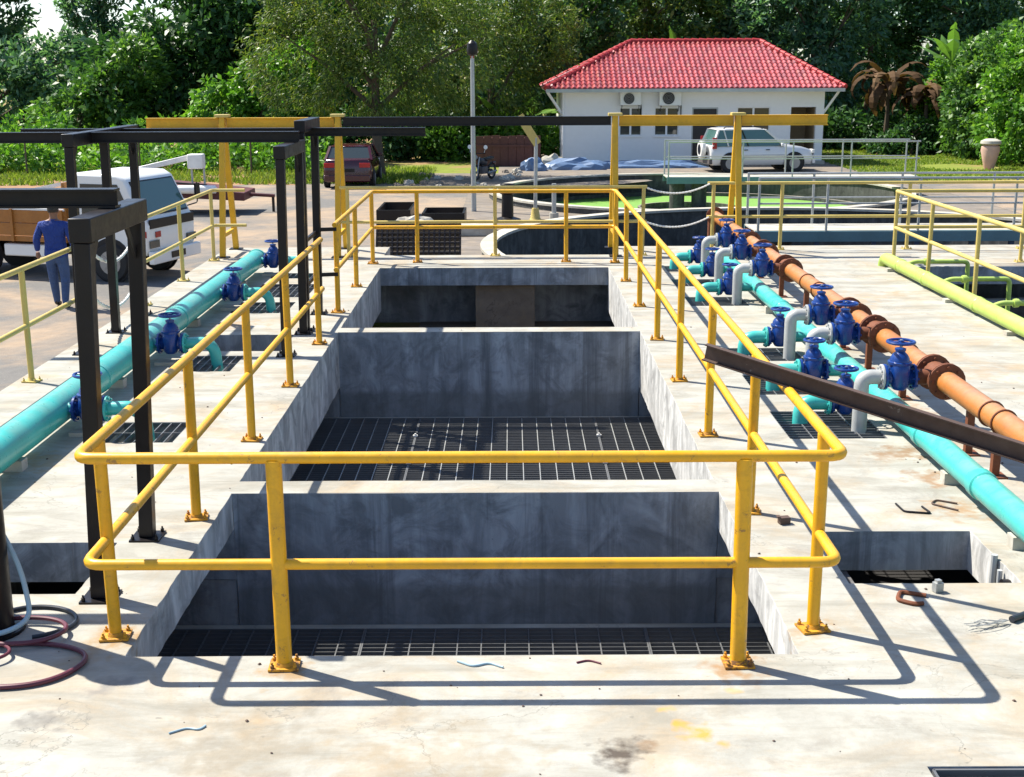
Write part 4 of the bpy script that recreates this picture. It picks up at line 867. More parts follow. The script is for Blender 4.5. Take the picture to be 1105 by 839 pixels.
# ---------------------------------------------------------------- foliage
def leaves_mesh(name, centers, radii, per, L, W, rng, out_from=None, droop=.25, flat=.35, mat=None, jit=.35):
    """many single leaves: a clump of `per` leaves round each centre"""
    C_ = np.repeat(np.asarray(centers, float), per, 0); Rr = np.repeat(np.asarray(radii, float), per)
    n = len(C_); d = rng.normal(size=(n, 3)); d /= np.linalg.norm(d, axis=1)[:, None]
    p = C_ + d * (Rr * rng.uniform(.25, 1.0, n) ** .6)[:, None]
    o = d.copy() if out_from is None else (p - np.asarray(out_from)); o /= np.linalg.norm(o, axis=1)[:, None] + 1e-9
    dr = o * .7 + rng.normal(size=(n, 3)) * .6 + np.array([0, 0, -droop]); dr /= np.linalg.norm(dr, axis=1)[:, None]
    up = np.array([0, 0, 1.0]) * flat + o * .5 + rng.normal(size=(n, 3)) * .45
    s = np.cross(dr, up); s /= np.linalg.norm(s, axis=1)[:, None] + 1e-9
    nn = np.cross(s, dr)
    l = (L * rng.uniform(1 - jit, 1 + jit, n))[:, None]; w = (W * rng.uniform(1 - jit, 1 + jit, n))[:, None]
    v = np.empty((n, 4, 3)); v[:, 0] = p; v[:, 1] = p + dr * l * .45 + s * w * .5 + nn * w * .12; v[:, 2] = p + dr * l - nn * l * .10; v[:, 3] = p + dr * l * .45 - s * w * .5 + nn * w * .12
    return quads_mesh(name, v.reshape(-1, 3), mat)
def quads_mesh(name, V, mat):
    n4 = len(V); n = n4 // 4; me = bpy.data.meshes.new(name)
    me.vertices.add(n4); me.vertices.foreach_set('co', V.astype(np.float32).ravel()); me.loops.add(n4); me.loops.foreach_set('vertex_index', np.arange(n4, dtype=np.int32))
    me.polygons.add(n); me.polygons.foreach_set('loop_start', np.arange(0, n4, 4, dtype=np.int32)); me.polygons.foreach_set('loop_total', np.full(n, 4, dtype=np.int32))
    me.update(calc_edges=True)
    if mat: me.materials.append(mat)
    return me
def blob_points(blobs, n, rng, shell=.55):
    """clump centres spread through a set of ellipsoids, denser near their skins"""
    vol = np.array([b[3] * b[4] * b[5] for b in blobs]) ** .7; idx = rng.choice(len(blobs), n, p=vol / vol.sum())
    B = np.array(blobs)[idx]; d = rng.normal(size=(n, 3)); d /= np.linalg.norm(d, axis=1)[:, None]
    return B[:, :3] + d * B[:, 3:6] * (shell + (1 - shell) * rng.uniform(0, 1, n) ** .5)[:, None]
def tree(name, label, loc, blobs, nclump, per, L, W, clr, mat, seed, trunk=(.22, .09), group=None, cat='tree', limbs=6, droop=.25, lean=(0, 0), stem=True, flat=.35):
    rng = np.random.default_rng(seed); rd = random.Random(seed)
    t = thing(name, loc, label, cat, group, local=True)
    cen = np.array([b[:3] for b in blobs]); mid = cen.mean(0)
    pts = blob_points(blobs, nclump, rng); keep = pts[:, 2] > .1; pts = pts[keep]
    me = leaves_mesh('crown', pts, rng.uniform(clr * .6, clr * 1.25, len(pts)), per, L, W, rng, mid - np.array([0, 0, mid[2] * .3]), droop, flat, mat)
    place('crown', me, None, t)
    if stem:
        top = Vector((mid[0] * .6, mid[1] * .6, mid[2] + .5)); k = 7
        path = [Vector((lean[0] * (i / k) ** 1.3 + top.x * (i / k) ** 2 + rd.uniform(-.05, .05) * (i > 0), lean[1] * i / k + top.y * (i / k) ** 2 + rd.uniform(-.05, .05) * (i > 0), top.z * i / k - (.1 if i == 0 else 0))) for i in range(k + 1)]
        mb = MB(); mb.tube(path, [trunk[0] * 1.35] + [trunk[0] + (trunk[1] - trunk[0]) * i / k for i in range(1, k + 1)], 9)
        for j in range(limbs):
            b = blobs[j % len(blobs)]; i0 = rd.randint(3, k - 1); st = path[i0]
            e = Vector((b[0] + rd.uniform(-.5, .5) * b[3], b[1] + rd.uniform(-.5, .5) * b[4], b[2] + rd.uniform(-.2, .6) * b[5])); m_ = st.lerp(e, .5) + Vector((rd.uniform(-.2, .2), rd.uniform(-.2, .2), .25))
            mb.tube([st, m_, e], [trunk[1] * 1.1, trunk[1] * .7, trunk[1] * .25], 6)
        mb.build('trunk', M_BARK, t, org=(0, 0, 0))
    return t
GT = 'trees behind the yard'
# tall pale trees against the sky
tree('tall_tree', 'tall hazy blue-green tree standing against the open sky', (-30.5, 76, G), [(0, 0, 5.2, 2.4, 2, 2.6), (-1.8, 0, 7.6, 2.2, 2, 1.8), (1.6, .5, 7.0, 1.6, 1.6, 1.7), (.4, 0, 9.4, 2.3, 2, 1.5), (2.6, 0, 8.6, 1.6, 1.4, .8), (-3.5, 0, 4, 2, 2, 2)], 330, 34, .42, .17, .55, L_BLUEG, 11, (.32, .12), GT)
tree('tall_tree', 'tall hazy tree with spreading flat boughs right of the open sky', (-23.8, 78, G), [(0, 0, 4.6, 1.8, 2, 2.4), (-.6, 0, 7.4, 1.5, 1.5, 1.0), (.9, 0, 8.7, 1.6, 1.5, .9), (0, 0, 10.2, 1.6, 1.5, 1.2)], 230, 34, .40, .16, .5, L_BLUEG, 12, (.28, .1), GT)
tree('tall_tree', 'dense blue-green tree behind the weed bank', (-26.5, 68, G), [(0, 0, 2.6, 3.2, 2.2, 2.6), (3.2, 0, 3.4, 2.4, 2, 2.4), (-3.4, 0, 2.2, 2.4, 2, 2.2)], 300, 36, .40, .18, .55, L_BLUEG, 13, (.25, .1), GT)
# dark glossy broadleaf mass
tree('broadleaf_tree', 'dark glossy big-leaved tree beside the open sky', (-17.2, 63, G), [(0, 0, 3.2, 2.8, 2.2, 2.6), (2.2, -.4, 5.6, 2.6, 2, 2.0), (4.6, 0, 6.6, 2.4, 2, 1.9), (-2.2, 0, 2.4, 1.8, 1.8, 1.8), (4.2, .5, 3.6, 2.2, 1.8, 2.2)], 420, 30, .46, .22, .62, L_DARK, 21, (.28, .11), GT, droop=.35)
tree('broadleaf_tree', 'dark glossy tree rising over the light green creeper', (-10.0, 66, G), [(0, 0, 4, 2.6, 2, 2.8), (1.4, 0, 7.2, 2.6, 2, 2.0), (-1.6, 0, 7.4, 2.4, 2, 1.8)], 320, 30, .45, .21, .6, L_DARK, 22, (.26, .1), GT, droop=.35)
tree('green_tree', 'fresh green bushy tree between weed bank and dark tree', (-19.8, 60, G), [(0, 0, 1.5, 1.8, 1.4, 1.5), (1.8, 0, 2.8, 1.5, 1.3, 1.4), (3.0, .2, 4.2, 1.3, 1.2, 1.2)], 210, 34, .30, .15, .42, L_MID, 23, (.15, .06), GT)
tree('creeper_shrub', 'light green creeper-covered bush behind the yellow gantry', (-11.0, 56.8, G), [(-1.2, 0, 1.8, 1.7, 1.3, 1.9), (.8, 0, 2.8, 1.7, 1.3, 1.8), (2.3, .2, 3.7, 1.4, 1.2, 1.5), (2.0, -.2, 1.5, 1.7, 1.2, 1.5)], 300, 36, .27, .17, .42, L_BRIGHT, 24, (.14, .06), GT, droop=.45)
# fine-leaved tree with the visible trunk
tree('fine_leaved_tree', 'tall olive green fine-leaved tree with a bare trunk beside the maroon car', (-5.0, 49.5, G), [(-2.8, 0, 4.2, 2.0, 1.8, 2.0), (.2, 0, 5.4, 2.4, 2, 1.9), (2.6, 0, 4.7, 2.0, 1.8, 2.1), (-.4, .4, 3.2, 2.0, 1.5, 1.3), (-2.0, 0, 6.6, 2.3, 2, 1.6), (2.2, 0, 7.0, 2.4, 2, 1.5)], 620, 42, .22, .055, .48, L_OLIVE, 31, (.22, .10), GT, limbs=10, droop=.7, flat=.1)
tree('fine_leaved_tree', 'olive brown fine-leaved tree behind the lamp post', (-.8, 58.5, G), [(0, 0, 3.6, 2.4, 1.8, 2.2), (-.6, 0, 6.4, 2.4, 2, 1.9), (-3.2, 0, 3.4, 1.8, 1.6, 2.0), (2.2, .5, 5.6, 1.8, 1.6, 1.8)], 460, 40, .24, .07, .5, L_OLIVE, 32, (.24, .1), GT, limbs=8, droop=.6, flat=.15)
tree('dark_tree', 'dark tree close beside the hip of the red roof', (3.0, 66, G), [(0, 0, 3.2, 2.6, 2, 2.8), (.4, 0, 6.8, 2.6, 2, 2.2), (-2.2, 0, 5.0, 1.8, 1.6, 2.0)], 320, 32, .36, .17, .55, L_DARK, 33, (.26, .1), GT)
tree('dark_tree', 'dark shrub mass in deep shade behind the maroon car', (-9.2, 58.5, G), [(0, 0, 1.0, 2.8, 1.2, 1.5), (3.0, 0, 1.0, 2.2, 1.1, 1.5), (5.6, .3, .9, 1.8, 1.1, 1.3)], 300, 32, .32, .16, .45, L_DARK, 34, (.12, .05), GT, cat='shrub')
# trees over the roof
for i, (x, y, m_, sc_, lab) in enumerate(((7.0, 70, L_OLIVE, 1.0, 'olive tree crown rising over the middle of the red roof'), (11.6, 72, L_BLUEG, 1.05, 'blue-green tree crown behind the right end of the roof ridge'),
                                          (15.6, 69, L_BLUEG, 1.0, 'blue-green tree beside the right eave strut'), (19.6, 73, L_DARK, 1.1, 'dark tree behind the dead banana leaves'), (25.0, 72, L_BLUEG, 1.1, 'blue-green tree rising behind the bright hedge'), (30.0, 74, L_MID, 1.15, 'mid green tree at the far end of the hedge'))):
    tree('forest_tree', lab, (x, y, G), [(0, 0, 3.4 * sc_, 2.6 * sc_, 2, 2.9), (1.4, .3, 6.6 * sc_, 2.4, 2, 2.2), (-1.6, 0, 6.8 * sc_, 2.4, 2, 2.1), (.3, 0, 9.2 * sc_, 2.6, 2, 1.8)], 380, 32, .36, .15, .58, m_, 50 + i, (.26, .1), GT)
# bright hedge of bushes on the right
hb = [(20.4, 67.0, 3.0, 'nearest the dead banana plant'), (21.2, 62.5, 4.4, 'second from the dead banana plant'), (21.0, 58.2, 4.9, 'third from the dead banana plant'), (21.3, 54.2, 5.2, 'beside the garden urn'), (22.8, 50.6, 5.4, 'just past the garden urn')]
for i, (x, y, h, tx) in enumerate(hb):
    tree('hedge_bush', 'tall bright green hedge bush, ' + tx, (x, y, G), [(0, 0, h * .25, 2.1, 2.3, h * .28), (.2, .2, h * .55, 2.0, 2.2, h * .30), (.5, .4, h * .85, 1.7, 1.9, h * .25), (1.6, .6, h * .9, 1.6, 1.8, h * .3)], 430, 34, .24, .15, .40, L_BRIGHT if i % 2 else L_MID, 70 + i, (.12, .05), 'bright green hedge bushes', 'bush')
# bananas
def banana(label, x, y, h, n, L, seed, mat=L_BANANA, hang=.5, group='banana plants', mat_stem=None):
    rd = random.Random(seed); t = thing('banana_plant', (x, y, G), label, 'banana plant', group, local=True)
    MB().tube([(0, 0, -.05), (.04, 0, h * .5), (.0, 0, h)], [.16, .12, .07], 10).build('stem', mat_stem or M_GREEN, t, org=(0, 0, 0))
    for k in range(n):
        az = 2 * math.pi * k / n + rd.uniform(-.5, .5); el = rd.uniform(.35, 1.35); l = L * rd.uniform(.75, 1.15); w = .26 * rd.uniform(.8, 1.2); hg = hang * rd.uniform(.6, 1.5)
        vs_, m = [], 12; p = Vector((0, 0, h)); a = el
        for i in range(m + 1):
            u = i / m; d = Vector((math.cos(az) * math.cos(a), math.sin(az) * math.cos(a), math.sin(a))); s = Vector((-math.sin(az), math.cos(az), 0)); nrm = s.cross(d)
            ww = w * (math.sin(math.pi * min(1, max(0, (u - .12) / .88)) ** .75) if u > .12 else 0.0) + .012
            tear = rd.uniform(-.05, .05)
            vs_ += [p - s * (ww + tear * (u > .2)) - nrm * ww * .35 * -1, p + Vector((0, 0, 0)), p + s * (ww - tear * (u > .2)) - nrm * ww * .35 * -1]
            p = p + d * (l / m); a -= hg * 2.2 / m * (.4 + u)
        fs = []
        for i in range(m):
            if rd.random() < .12 and i > 3:      # a torn strip
                fs.append((i * 3, i * 3 + 1, i * 3 + 4)); fs.append((i * 3 + 1, i * 3 + 2, i * 3 + 4)); continue
            fs += [(i * 3, i * 3 + 1, i * 3 + 4, i * 3 + 3), (i * 3 + 1, i * 3 + 2, i * 3 + 5, i * 3 + 4)]
        q = MB(); q.add(vs_, fs); o = q.build('leaf', mat, t, org=(0, 0, 0), ang=0)
    return t
banana('banana plant with arching pale leaves behind the timber crate', -.2, 58.0, 1.5, 9, 2.3, 3)
banana('small banana plant at the left eave of the house', 1.0, 60.5, 1.8, 7, 1.8, 4)
banana('banana plant with upright pale leaves in front of the hedge top', 20.3, 61.5, 4.0, 8, 2.4, 5, hang=.45)
banana('dead banana plant with brown hanging leaves beside the house', 18.0, 63.5, 3.0, 24, 2.9, 6, L_DEAD, 1.9, None, M_BARK)
banana('second dead banana plant with brown drooping leaves', 19.4, 62.0, 2.5, 22, 2.4, 7, L_DEAD, 2.0, None, M_BARK)
banana('banana shoot poking above the red roof ridge', 8.3, 66.0, 4.2, 6, 1.7, 9, hang=.35)
tree('shade_shrub', 'dark leafy shrub at the foot of the dead banana plants', (18.6, 61.2, G), [(0, 0, .6, 1.2, .7, .8), (1.5, 0, .8, 1.0, .7, .9), (-1.2, .3, .4, .8, .6, .5)], 130, 30, .24, .12, .35, L_DARK, 91, (.06, .03), None, 'shrub')
# low growth nobody could count
def stuffmesh(name, label, cat, pts, rad, per, L, W, mat, seed, droop=.1, flat=.3):
    rng = np.random.default_rng(seed); me = leaves_mesh(name, pts, rad, per, L, W, rng, None, droop, flat, mat)
    o = place(name, me, None, kind='stuff'); o['label'] = label; o['category'] = cat; return o
rng = np.random.default_rng(5)
n = 620; P_ = np.column_stack([rng.uniform(-34, -7.5, n), rng.uniform(51, 57, n), np.zeros(n)]); P_[:, 2] = G + .15 + rng.uniform(0, 1, n) * (.5 + .22 * (P_[:, 1] - 51) + .35 * np.sin(P_[:, 0] * .9))
stuffmesh('weeds', 'bank of tangled light green weeds at the edge of the yard', 'weeds', P_, np.full(n, .5), 34, .26, .13, L_BRIGHT, 6, -.1)
n = 4600; P_ = np.column_stack([rng.uniform(-105, 85, n), rng.uniform(84, 96, n), rng.uniform(G, 12, n)]); P_ = P_[(P_[:, 0] > -21) | (P_[:, 2] < 4.2 + rng.uniform(-1, 1, n))]
stuffmesh('far_wood', 'dense dark wood closing off the view behind the trees', 'wood', P_, np.full(len(P_), .95), 22, .7, .36, L_BLUEG, 7)
n = 260; P_ = np.column_stack([rng.uniform(-4, 2.2, n), rng.uniform(57.5, 60, n), G + rng.uniform(.1, 1.3, n)]); stuffmesh('undergrowth', 'sunlit green undergrowth behind crate and lamp post', 'undergrowth', P_, np.full(n, .45), 30, .28, .14, L_BRIGHT, 8)
n = 240; P_ = np.column_stack([rng.uniform(13.8, 22, n), rng.uniform(64, 67, n), G + rng.uniform(.1, 1.6, n)]); stuffmesh('undergrowth', 'dark undergrowth between house and dead banana plants', 'undergrowth', P_, np.full(n, .5), 26, .32, .16, L_DARK, 9)
def grass(name, label, x0, x1, y0, y1, n, h, seed, mask=None):
    rng = np.random.default_rng(seed); x = rng.uniform(x0, x1, n); y = rng.uniform(y0, y1, n)
    if mask is not None: k = mask(x, y); x, y = x[k], y[k]
    n = len(x); a = rng.uniform(0, 6.28, n); hh = h * rng.uniform(.4, 1.3, n); b = np.column_stack([x, y, np.full(n, G - .01)]); s = np.column_stack([np.cos(a), np.sin(a), np.zeros(n)]) * .03
    tip = b + np.column_stack([rng.normal(0, .07, n), rng.normal(0, .07, n), hh]); V = np.stack([b - s, b + s, tip + s * .3, tip - s * .3], 1).reshape(-1, 3)
    o = place(name, quads_mesh(name, V, L_GRASS), None, kind='stuff'); o['label'] = label; o['category'] = 'grass'
grass('grass', 'rough grass between soil bank and weeds', -34, -3, 46, 53, 26000, .16, 21, lambda x, y: (np.sin(x * 1.3) + np.sin(y * 2.1 + x * .4) + .8 > 0))
grass('grass', 'short sunlit grass between house and hedge', 13.4, 21, 46, 65, 22000, .09, 22, lambda x, y: (np.sin(x * .9 + 1) + np.sin(y * .8) + 1.1 > 0))
for i, (x, y) in enumerate(((-30, 50.5), (-24.2, 50.6), (-18.6, 50.4), (-14.3, 50.6), (-10, 50.5))):
    tag(MB().tube([(x, y, G - .05), (x + .02, y, G + 1.5)], .035, 7).build('fence_post', M_BARK, org=(x, y, G)), 'thin dark fence post standing in front of the weeds', 'fence post', 'fence posts by the weeds')

# ---------------------------------------------------------------- vehicles
def wheel(t, x, y, r, w, face):
    M = Matrix.Translation((x, y, r)) @ Matrix.Rotation(R(90), 4, 'X')
    wo = MB().lathe([(r * .62, -w / 2), (r * .93, -w / 2), (r, -w * .35), (r, w * .35), (r * .93, w / 2), (r * .62, w / 2)], 24, M).build('wheel', M_TYRE, t, org=(0, 0, 0))
    f = MB(); sgn = -face      # local +z of M points to -y
    f.lathe([(r * .61, sgn * w * .48 - .01), (r * .61, sgn * w * .48 + .01)], 20, M); f.lathe([(r * .16, sgn * w * .5 - .02), (r * .16, sgn * w * .5 + .02)], 10, M)
    for k in range(5):
        a = 2 * math.pi * k / 5; p = M @ Vector((r * .14 * math.cos(a), r * .14 * math.sin(a), sgn * w * .5)); q = M @ Vector((r * .58 * math.cos(a), r * .58 * math.sin(a), sgn * w * .5)); f.bar(p, q, r * .16, .03, (0, 1, 0))
    f.build('rim', M_RIM, wo, org=(0, 0, 0))
def car(name, label, loc, rz, mat, L, W, H, belt, zb, body, gh, wheels, wr, kind):
    """body: stations (x, halfwidth, top z); gh: (x base rear, x roof rear, x roof front, x base front)"""
    t = thing(name, loc, label, 'car', None, rz, local=True); v = []; n = 9
    for (x, w, zt) in body:
        z0 = zb if 0 < (x - body[0][0]) and x < body[-1][0] else zb + .08
        v += [(x, yy * w, zz_) for yy, zz_ in ((-.86, z0), (-.98, z0 + .12), (-1.0, z0 + (zt - z0) * .5), (-.97, zt - .10), (-.86, zt), (.86, zt), (.97, zt - .10), (1.0, z0 + (zt - z0) * .5), (.98, z0 + .12), (.86, z0))]
    n = 10; f = [tuple(range(n)), tuple(reversed(range((len(body) - 1) * n, len(body) * n)))]
    for i in range(len(body) - 1):
        for k in range(n): l = (k + 1) % n; f.append((i * n + k, i * n + l, (i + 1) * n + l, (i + 1) * n + k))
    MB().add(v, f).build('body', mat, t, bev=.03, ang=40)
    x0, x1, x2, x3 = gh; wb, wt = W * .47, W * .395; zr = H - .05
    g = MB(); ring_ = []
    gv = [(x0, -wb, belt), (x3, -wb, belt), (x3, wb, belt), (x0, wb, belt), (x1, -wt, zr), (x2, -wt, zr), (x2, wt, zr), (x1, wt, zr)]
    g.add(gv, [(0, 3, 2, 1), (4, 5, 6, 7), (0, 1, 5, 4), (1, 2, 6, 5), (2, 3, 7, 6), (3, 0, 4, 7)]); g.build('windows', M_GLASS if kind == 'sedan' else M_TINT, t)
    rm = MB(); rm.add([(x1 - .04, -wt - .01, zr), (x2 + .04, -wt - .01, zr), (x2 + .04, wt + .01, zr), (x1 - .04, wt + .01, zr), (x1 + .12, -wt + .10, H), (x2 - .12, -wt + .10, H), (x2 - .12, wt - .10, H), (x1 + .12, wt - .10, H)], [(0, 3, 2, 1), (4, 5, 6, 7), (0, 1, 5, 4), (1, 2, 6, 5), (2, 3, 7, 6), (3, 0, 4, 7)]); rm.build('roof', mat, t, bev=.02)
    for s in (-1, 1):
        for (a, b) in ((0, 4), (1, 5)):
            p, q = Vector(gv[a]), Vector(gv[b]); p.y, q.y = s * wb, s * wt; MB().bar(p, q, .085, .07).build('pillar', mat, t)
        xm = (x0 + x3) / 2; MB().bar((xm, s * wb, belt), ((x1 + x2) / 2, s * wt, zr), .09, .035).build('pillar', mat if kind == 'sedan' else M_BLACK, t)
        if kind != 'sedan': MB().bar((x0 + (x3 - x0) * .22, s * wb, belt), (x1 + (x2 - x1) * .12, s * wt, zr), .10, .035).build('pillar', mat, t)
        for xw in wheels:
            wheel(t, xw, s * (W / 2 - .055), wr, .19, s)
            A_ = MB().lathe([(wr * 1.16, -.012), (wr * 1.16, .012)], 24, Matrix.Translation((xw, s * (W / 2 - .004), wr + .02)) @ Matrix.Rotation(R(90), 4, 'X')); A_.build('wheel_arch', M_DARK, t)
        MB().box((x3 - .12, s * (W / 2 + .06), belt + .05), (.08, .16, .12)).build('mirror', mat, t, bev=.02)
        d = MB()
        for xx in (xm - .12, xm + .75): d.box((xx, s * (W / 2 + .003), belt - .14), (.15, .02, .03))
        d.build('door_handles', M_BLACK, t)
        xr = body[0][0]; xf = body[-1][0]
        if kind == 'sedan': MB().box((xr + .01, s * W * .36, belt - .13), (.08, W * .22, .15)).build('tail_light', M_RED, t, bev=.01)
        else: MB().box((x0 + .06, s * W * .465, belt + .12), (.16, .09, .42)).build('tail_light', M_RED, t, bev=.01)
        MB().box((xf - .03, s * W * .36, belt - .22), (.10, W * .2, .14)).build('headlight', M_WHITE, t, bev=.01)
    MB().box((body[0][0] - .02, 0, zb + .14), (.12, W * .92, .2)).build('bumper', mat if kind == 'sedan' else M_DARKST, t, bev=.02)
    MB().box((body[-1][0] + .01, 0, zb + .14), (.12, W * .92, .2)).build('bumper', mat, t, bev=.02)
    MB().box((body[0][0] - .01, 0, belt - .30), (.05, .5, .11)).build('number_plate', M_BLACK, t)
    return t
car('parked_car', 'dark maroon saloon car parked with its tail lights towards the basins', (-5.55, 46.15, G), R(91), M_CARR, 4.1, 1.66, 1.40, .92, .22,
    [(-2.05, .76, .80), (-1.98, .80, .97), (-1.3, .83, 1.0), (-.3, .83, .96), (.9, .83, .94), (1.5, .82, .86), (1.9, .78, .74), (2.05, .70, .62)], (-1.55, -1.0, .35, 1.05), (-1.25, 1.3), .30, 'sedan')
sv = car('parked_car', 'silver white sport utility car with a spare wheel parked before the house', (9.55, 51.5, G), R(8), M_CARW, 4.2, 1.74, 1.66, 1.0, .28,
    [(-2.0, .78, 1.0), (-1.93, .84, 1.04), (-1.0, .86, 1.04), (.3, .86, 1.03), (.95, .86, 1.02), (1.6, .83, .96), (2.0, .80, .84), (2.1, .72, .66)], (-1.95, -1.72, .15, .88), (-1.25, 1.30), .35, 'suv')
Mx = Matrix.Translation((-2.10, -.10, .86)) @ Matrix.Rotation(R(-90), 4, 'Y')
sp = MB().lathe([(.20, 0), (.33, .01), (.36, .06), (.36, .14), (.32, .18), (.22, .185)], 24, Mx).build('spare_wheel', M_WHITE, sv, org=(0, 0, 0)); MB().lathe([(.20, .18), (.20, .195), (.06, .20)], 20, Mx).build('hub', M_BLACK, sp, org=(0, 0, 0))
for s in (-1, 1): MB().tube(fillet([(-1.5, s * .6, 1.62), (-1.45, s * .6, 1.72), (.0, s * .6, 1.72), (.05, s * .6, 1.62)], .06), .02, 8).build('roof_rail', M_BLACK, sv, org=(0, 0, 0))
MB().box((0.1, -.868, .62), (3.0, .02, .10)).build('side_moulding', M_GALV, sv, org=(0, 0, 0))

# light truck with an orange-brown bed
tk = thing('light_truck', (-8.08, 25.49, G), 'white cab light truck with an orange-brown cargo bed on the road', 'truck', None, R(-17), local=True)
def tp(mb, nm, mat, par=tk, bev=0, **k): return mb.build(nm, mat, par, org=(0, 0, 0), bev=bev, **k)
prof = [(0, .55), (1.52, .50), (1.60, .62), (1.62, 1.08), (1.55, 1.20), (1.18, 1.93), (1.02, 2.02), (.1, 2.04), (0, 1.96)]
mb = MB(); mb.prism(prof, -.84, .84); cab = tp(mb, 'cab', M_TRUCKW, bev=.05)
mb = MB(); q = Vector((1.18 - 1.55, 0, 1.93 - 1.20)).normalized(); nrm = Vector((q.z, 0, -q.x)); c0 = Vector((1.365, 0, 1.565))
def slab(mb, c, ux, uy, nrm, hx, hy, th):
    p = [c + ux * (i * hx) + uy * (j * hy) + nrm * k for k in (-th, th) for i, j in ((-1, -1), (1, -1), (1, 1), (-1, 1))]
    return mb.add(p, [(3, 2, 1, 0), (4, 5, 6, 7), (0, 1, 5, 4), (1, 2, 6, 5), (2, 3, 7, 6), (3, 0, 4, 7)])
tp(slab(MB(), c0 + nrm * .006, q, Vector((0, 1, 0)), nrm, .355, .74, .008), 'windscreen_seal', M_BLACK, cab); tp(slab(MB(), c0 + nrm * .018, q, Vector((0, 1, 0)), nrm, .325, .70, .006), 'windscreen', M_TINT, cab)
tp(MB().bb(1.60, 1.634, -.78, .78, 1.02, 1.19), 'grille_mask', M_BLACK, cab, .005)
tp(MB().bb(1.618, 1.64, -.82, -.50, .66, .80), 'headlight', M_GLASS, cab); tp(MB().bb(1.618, 1.64, .50, .82, .66, .80), 'headlight', M_GLASS, cab)
tp(MB().bb(1.60, 1.72, -.85, .85, .36, .60), 'bumper', M_TRUCKW, cab, .02); tp(MB().bb(1.722, 1.732, -.25, .25, .42, .54), 'number_plate', M_BLACK, cab)
for s in (-1, 1):
    mb = MB(); mb.prism([(.22, 1.22), (1.30, 1.22), (1.02, 1.84), (.22, 1.84)], s * .838, s * .848); tp(mb, 'side_window', M_GLASS, cab)
    mb = MB(); mb.tube(fillet([(1.45, s * .84, 1.30), (1.58, s * 1.05, 1.35), (1.58, s * 1.05, 1.75)], .05), .014, 6); mb.box((1.58, s * 1.06, 1.58), (.04, .16, .30)); tp(mb, 'mirror', M_BLACK, cab)
    tp(MB().box((.25, s * .85, 1.08), (.14, .02, .035)), 'door_handle', M_BLACK, cab)
    tp(MB().box((1.50, s * .845, .92), (.16, .012, .12)), 'indicator', M_RED, cab)
tp(MB().box((1.628, -.52, .90), (.016, .17, .11)), 'badge', M_RED, cab)
for (x, r_) in ((.78, .37), (-2.35, .37)):
    for s in (-1, 1):
        wheel(tk, x, s * (.79 if x > 0 else .70), r_, .2, s)
        tp(MB().lathe([(r_ * 1.18, -.012), (r_ * 1.18, .012)], 24, Matrix.Translation((x, s * (.835 if x > 0 else .5), r_ + .03)) @ Matrix.Rotation(R(90), 4, 'X')), 'wheel_arch', M_DARK)
tp(MB().bb(-3.6, 1.3, -.36, .36, .42, .62), 'chassis', M_BLACK)
bed = tp(MB().bb(-3.75, -.12, -.92, .92, .72, .82), 'bed_floor', M_BED)
for s in (-1, 1):
    for k in range(2): tp(MB().bb(-3.75, -.12, s * .90 - .02, s * .90 + .02, .83 + k * .25, 1.07 + k * .25), 'side_board', M_BED, bed, .006)
    tp(MB().bb(-3.75, -.12, s * .90 - .03, s * .90 + .03, 1.325, 1.36), 'side_rail', M_TRUCKW, bed)
    for xx in (-3.7, -2.5, -1.3, -.18): tp(MB().bb(xx - .03, xx + .03, s * .94 - .02, s * .94 + .02, .72, 1.34), 'stake', M_BED, bed)
tp(MB().bb(-.16, -.10, -.9, .9, .83, 1.86), 'headboard', M_BED, bed, .01); tp(MB().bb(-3.76, -3.71, -.87, .87, .83, 1.32), 'tailboard', M_BED, bed)
tp(MB().bar((-.2, -.5, 1.84), (-3.4, -.5, 1.20), .07, .07), 'load_bar', M_WHITE, bed); tp(MB().bar((-.2, .5, 1.6), (-3.6, .5, 1.0), .5, .05), 'load_sheet', M_BED, bed)
tp(MB().bb(-1.6, -.5, -.86, -.62, .42, .66), 'fuel_tank', M_TRUCKW, tk, .03)
# maroon trailer with a white arm behind the truck
tr = thing('boom_trailer', (-9.6, 37.0, G), 'maroon flat trailer carrying a raised white arm behind the truck', 'trailer')
MB().add([(-11.4, 36.2, -.42), (-7.4, 36.2, -.62), (-7.4, 37.8, -.62), (-11.4, 37.8, -.42), (-11.4, 36.2, .02), (-7.4, 36.2, -.40), (-7.4, 37.8, -.40), (-11.4, 37.8, .02)], [(3, 2, 1, 0), (4, 5, 6, 7), (0, 1, 5, 4), (1, 2, 6, 5), (2, 3, 7, 6), (3, 0, 4, 7)]).build('platform', M_MAROON, tr, bev=.02)
MB().bar((-11.4, 36.15, .05), (-8.4, 36.15, -.18), .05, .05).build('edge_rail', M_BLACK, tr)
MB().bar((-11.6, 36.6, -.05), (-8.85, 36.5, .58), .13, .15).build('arm', M_WHITE, tr, bev=.02)
MB().box((-8.72, 36.4, .46), (.42, .4, .40)).build('head_box', M_WHITE, tr, bev=.03)
for xx in (-8.86, -8.52): MB().tube([(xx, 36.4, .27), (xx, 36.4, -.48)], .03, 8).build('leg', M_GALV, tr)
MB().lathe([(.02, -.62), (.11, -.56), (.12, 0), (.11, .56), (.02, .62)], 14, Matrix.Translation((-8.7, 36.0, -.28)) @ Matrix.Rotation(R(90), 4, 'Y') ).build('cylinder', M_WHITE, tr)
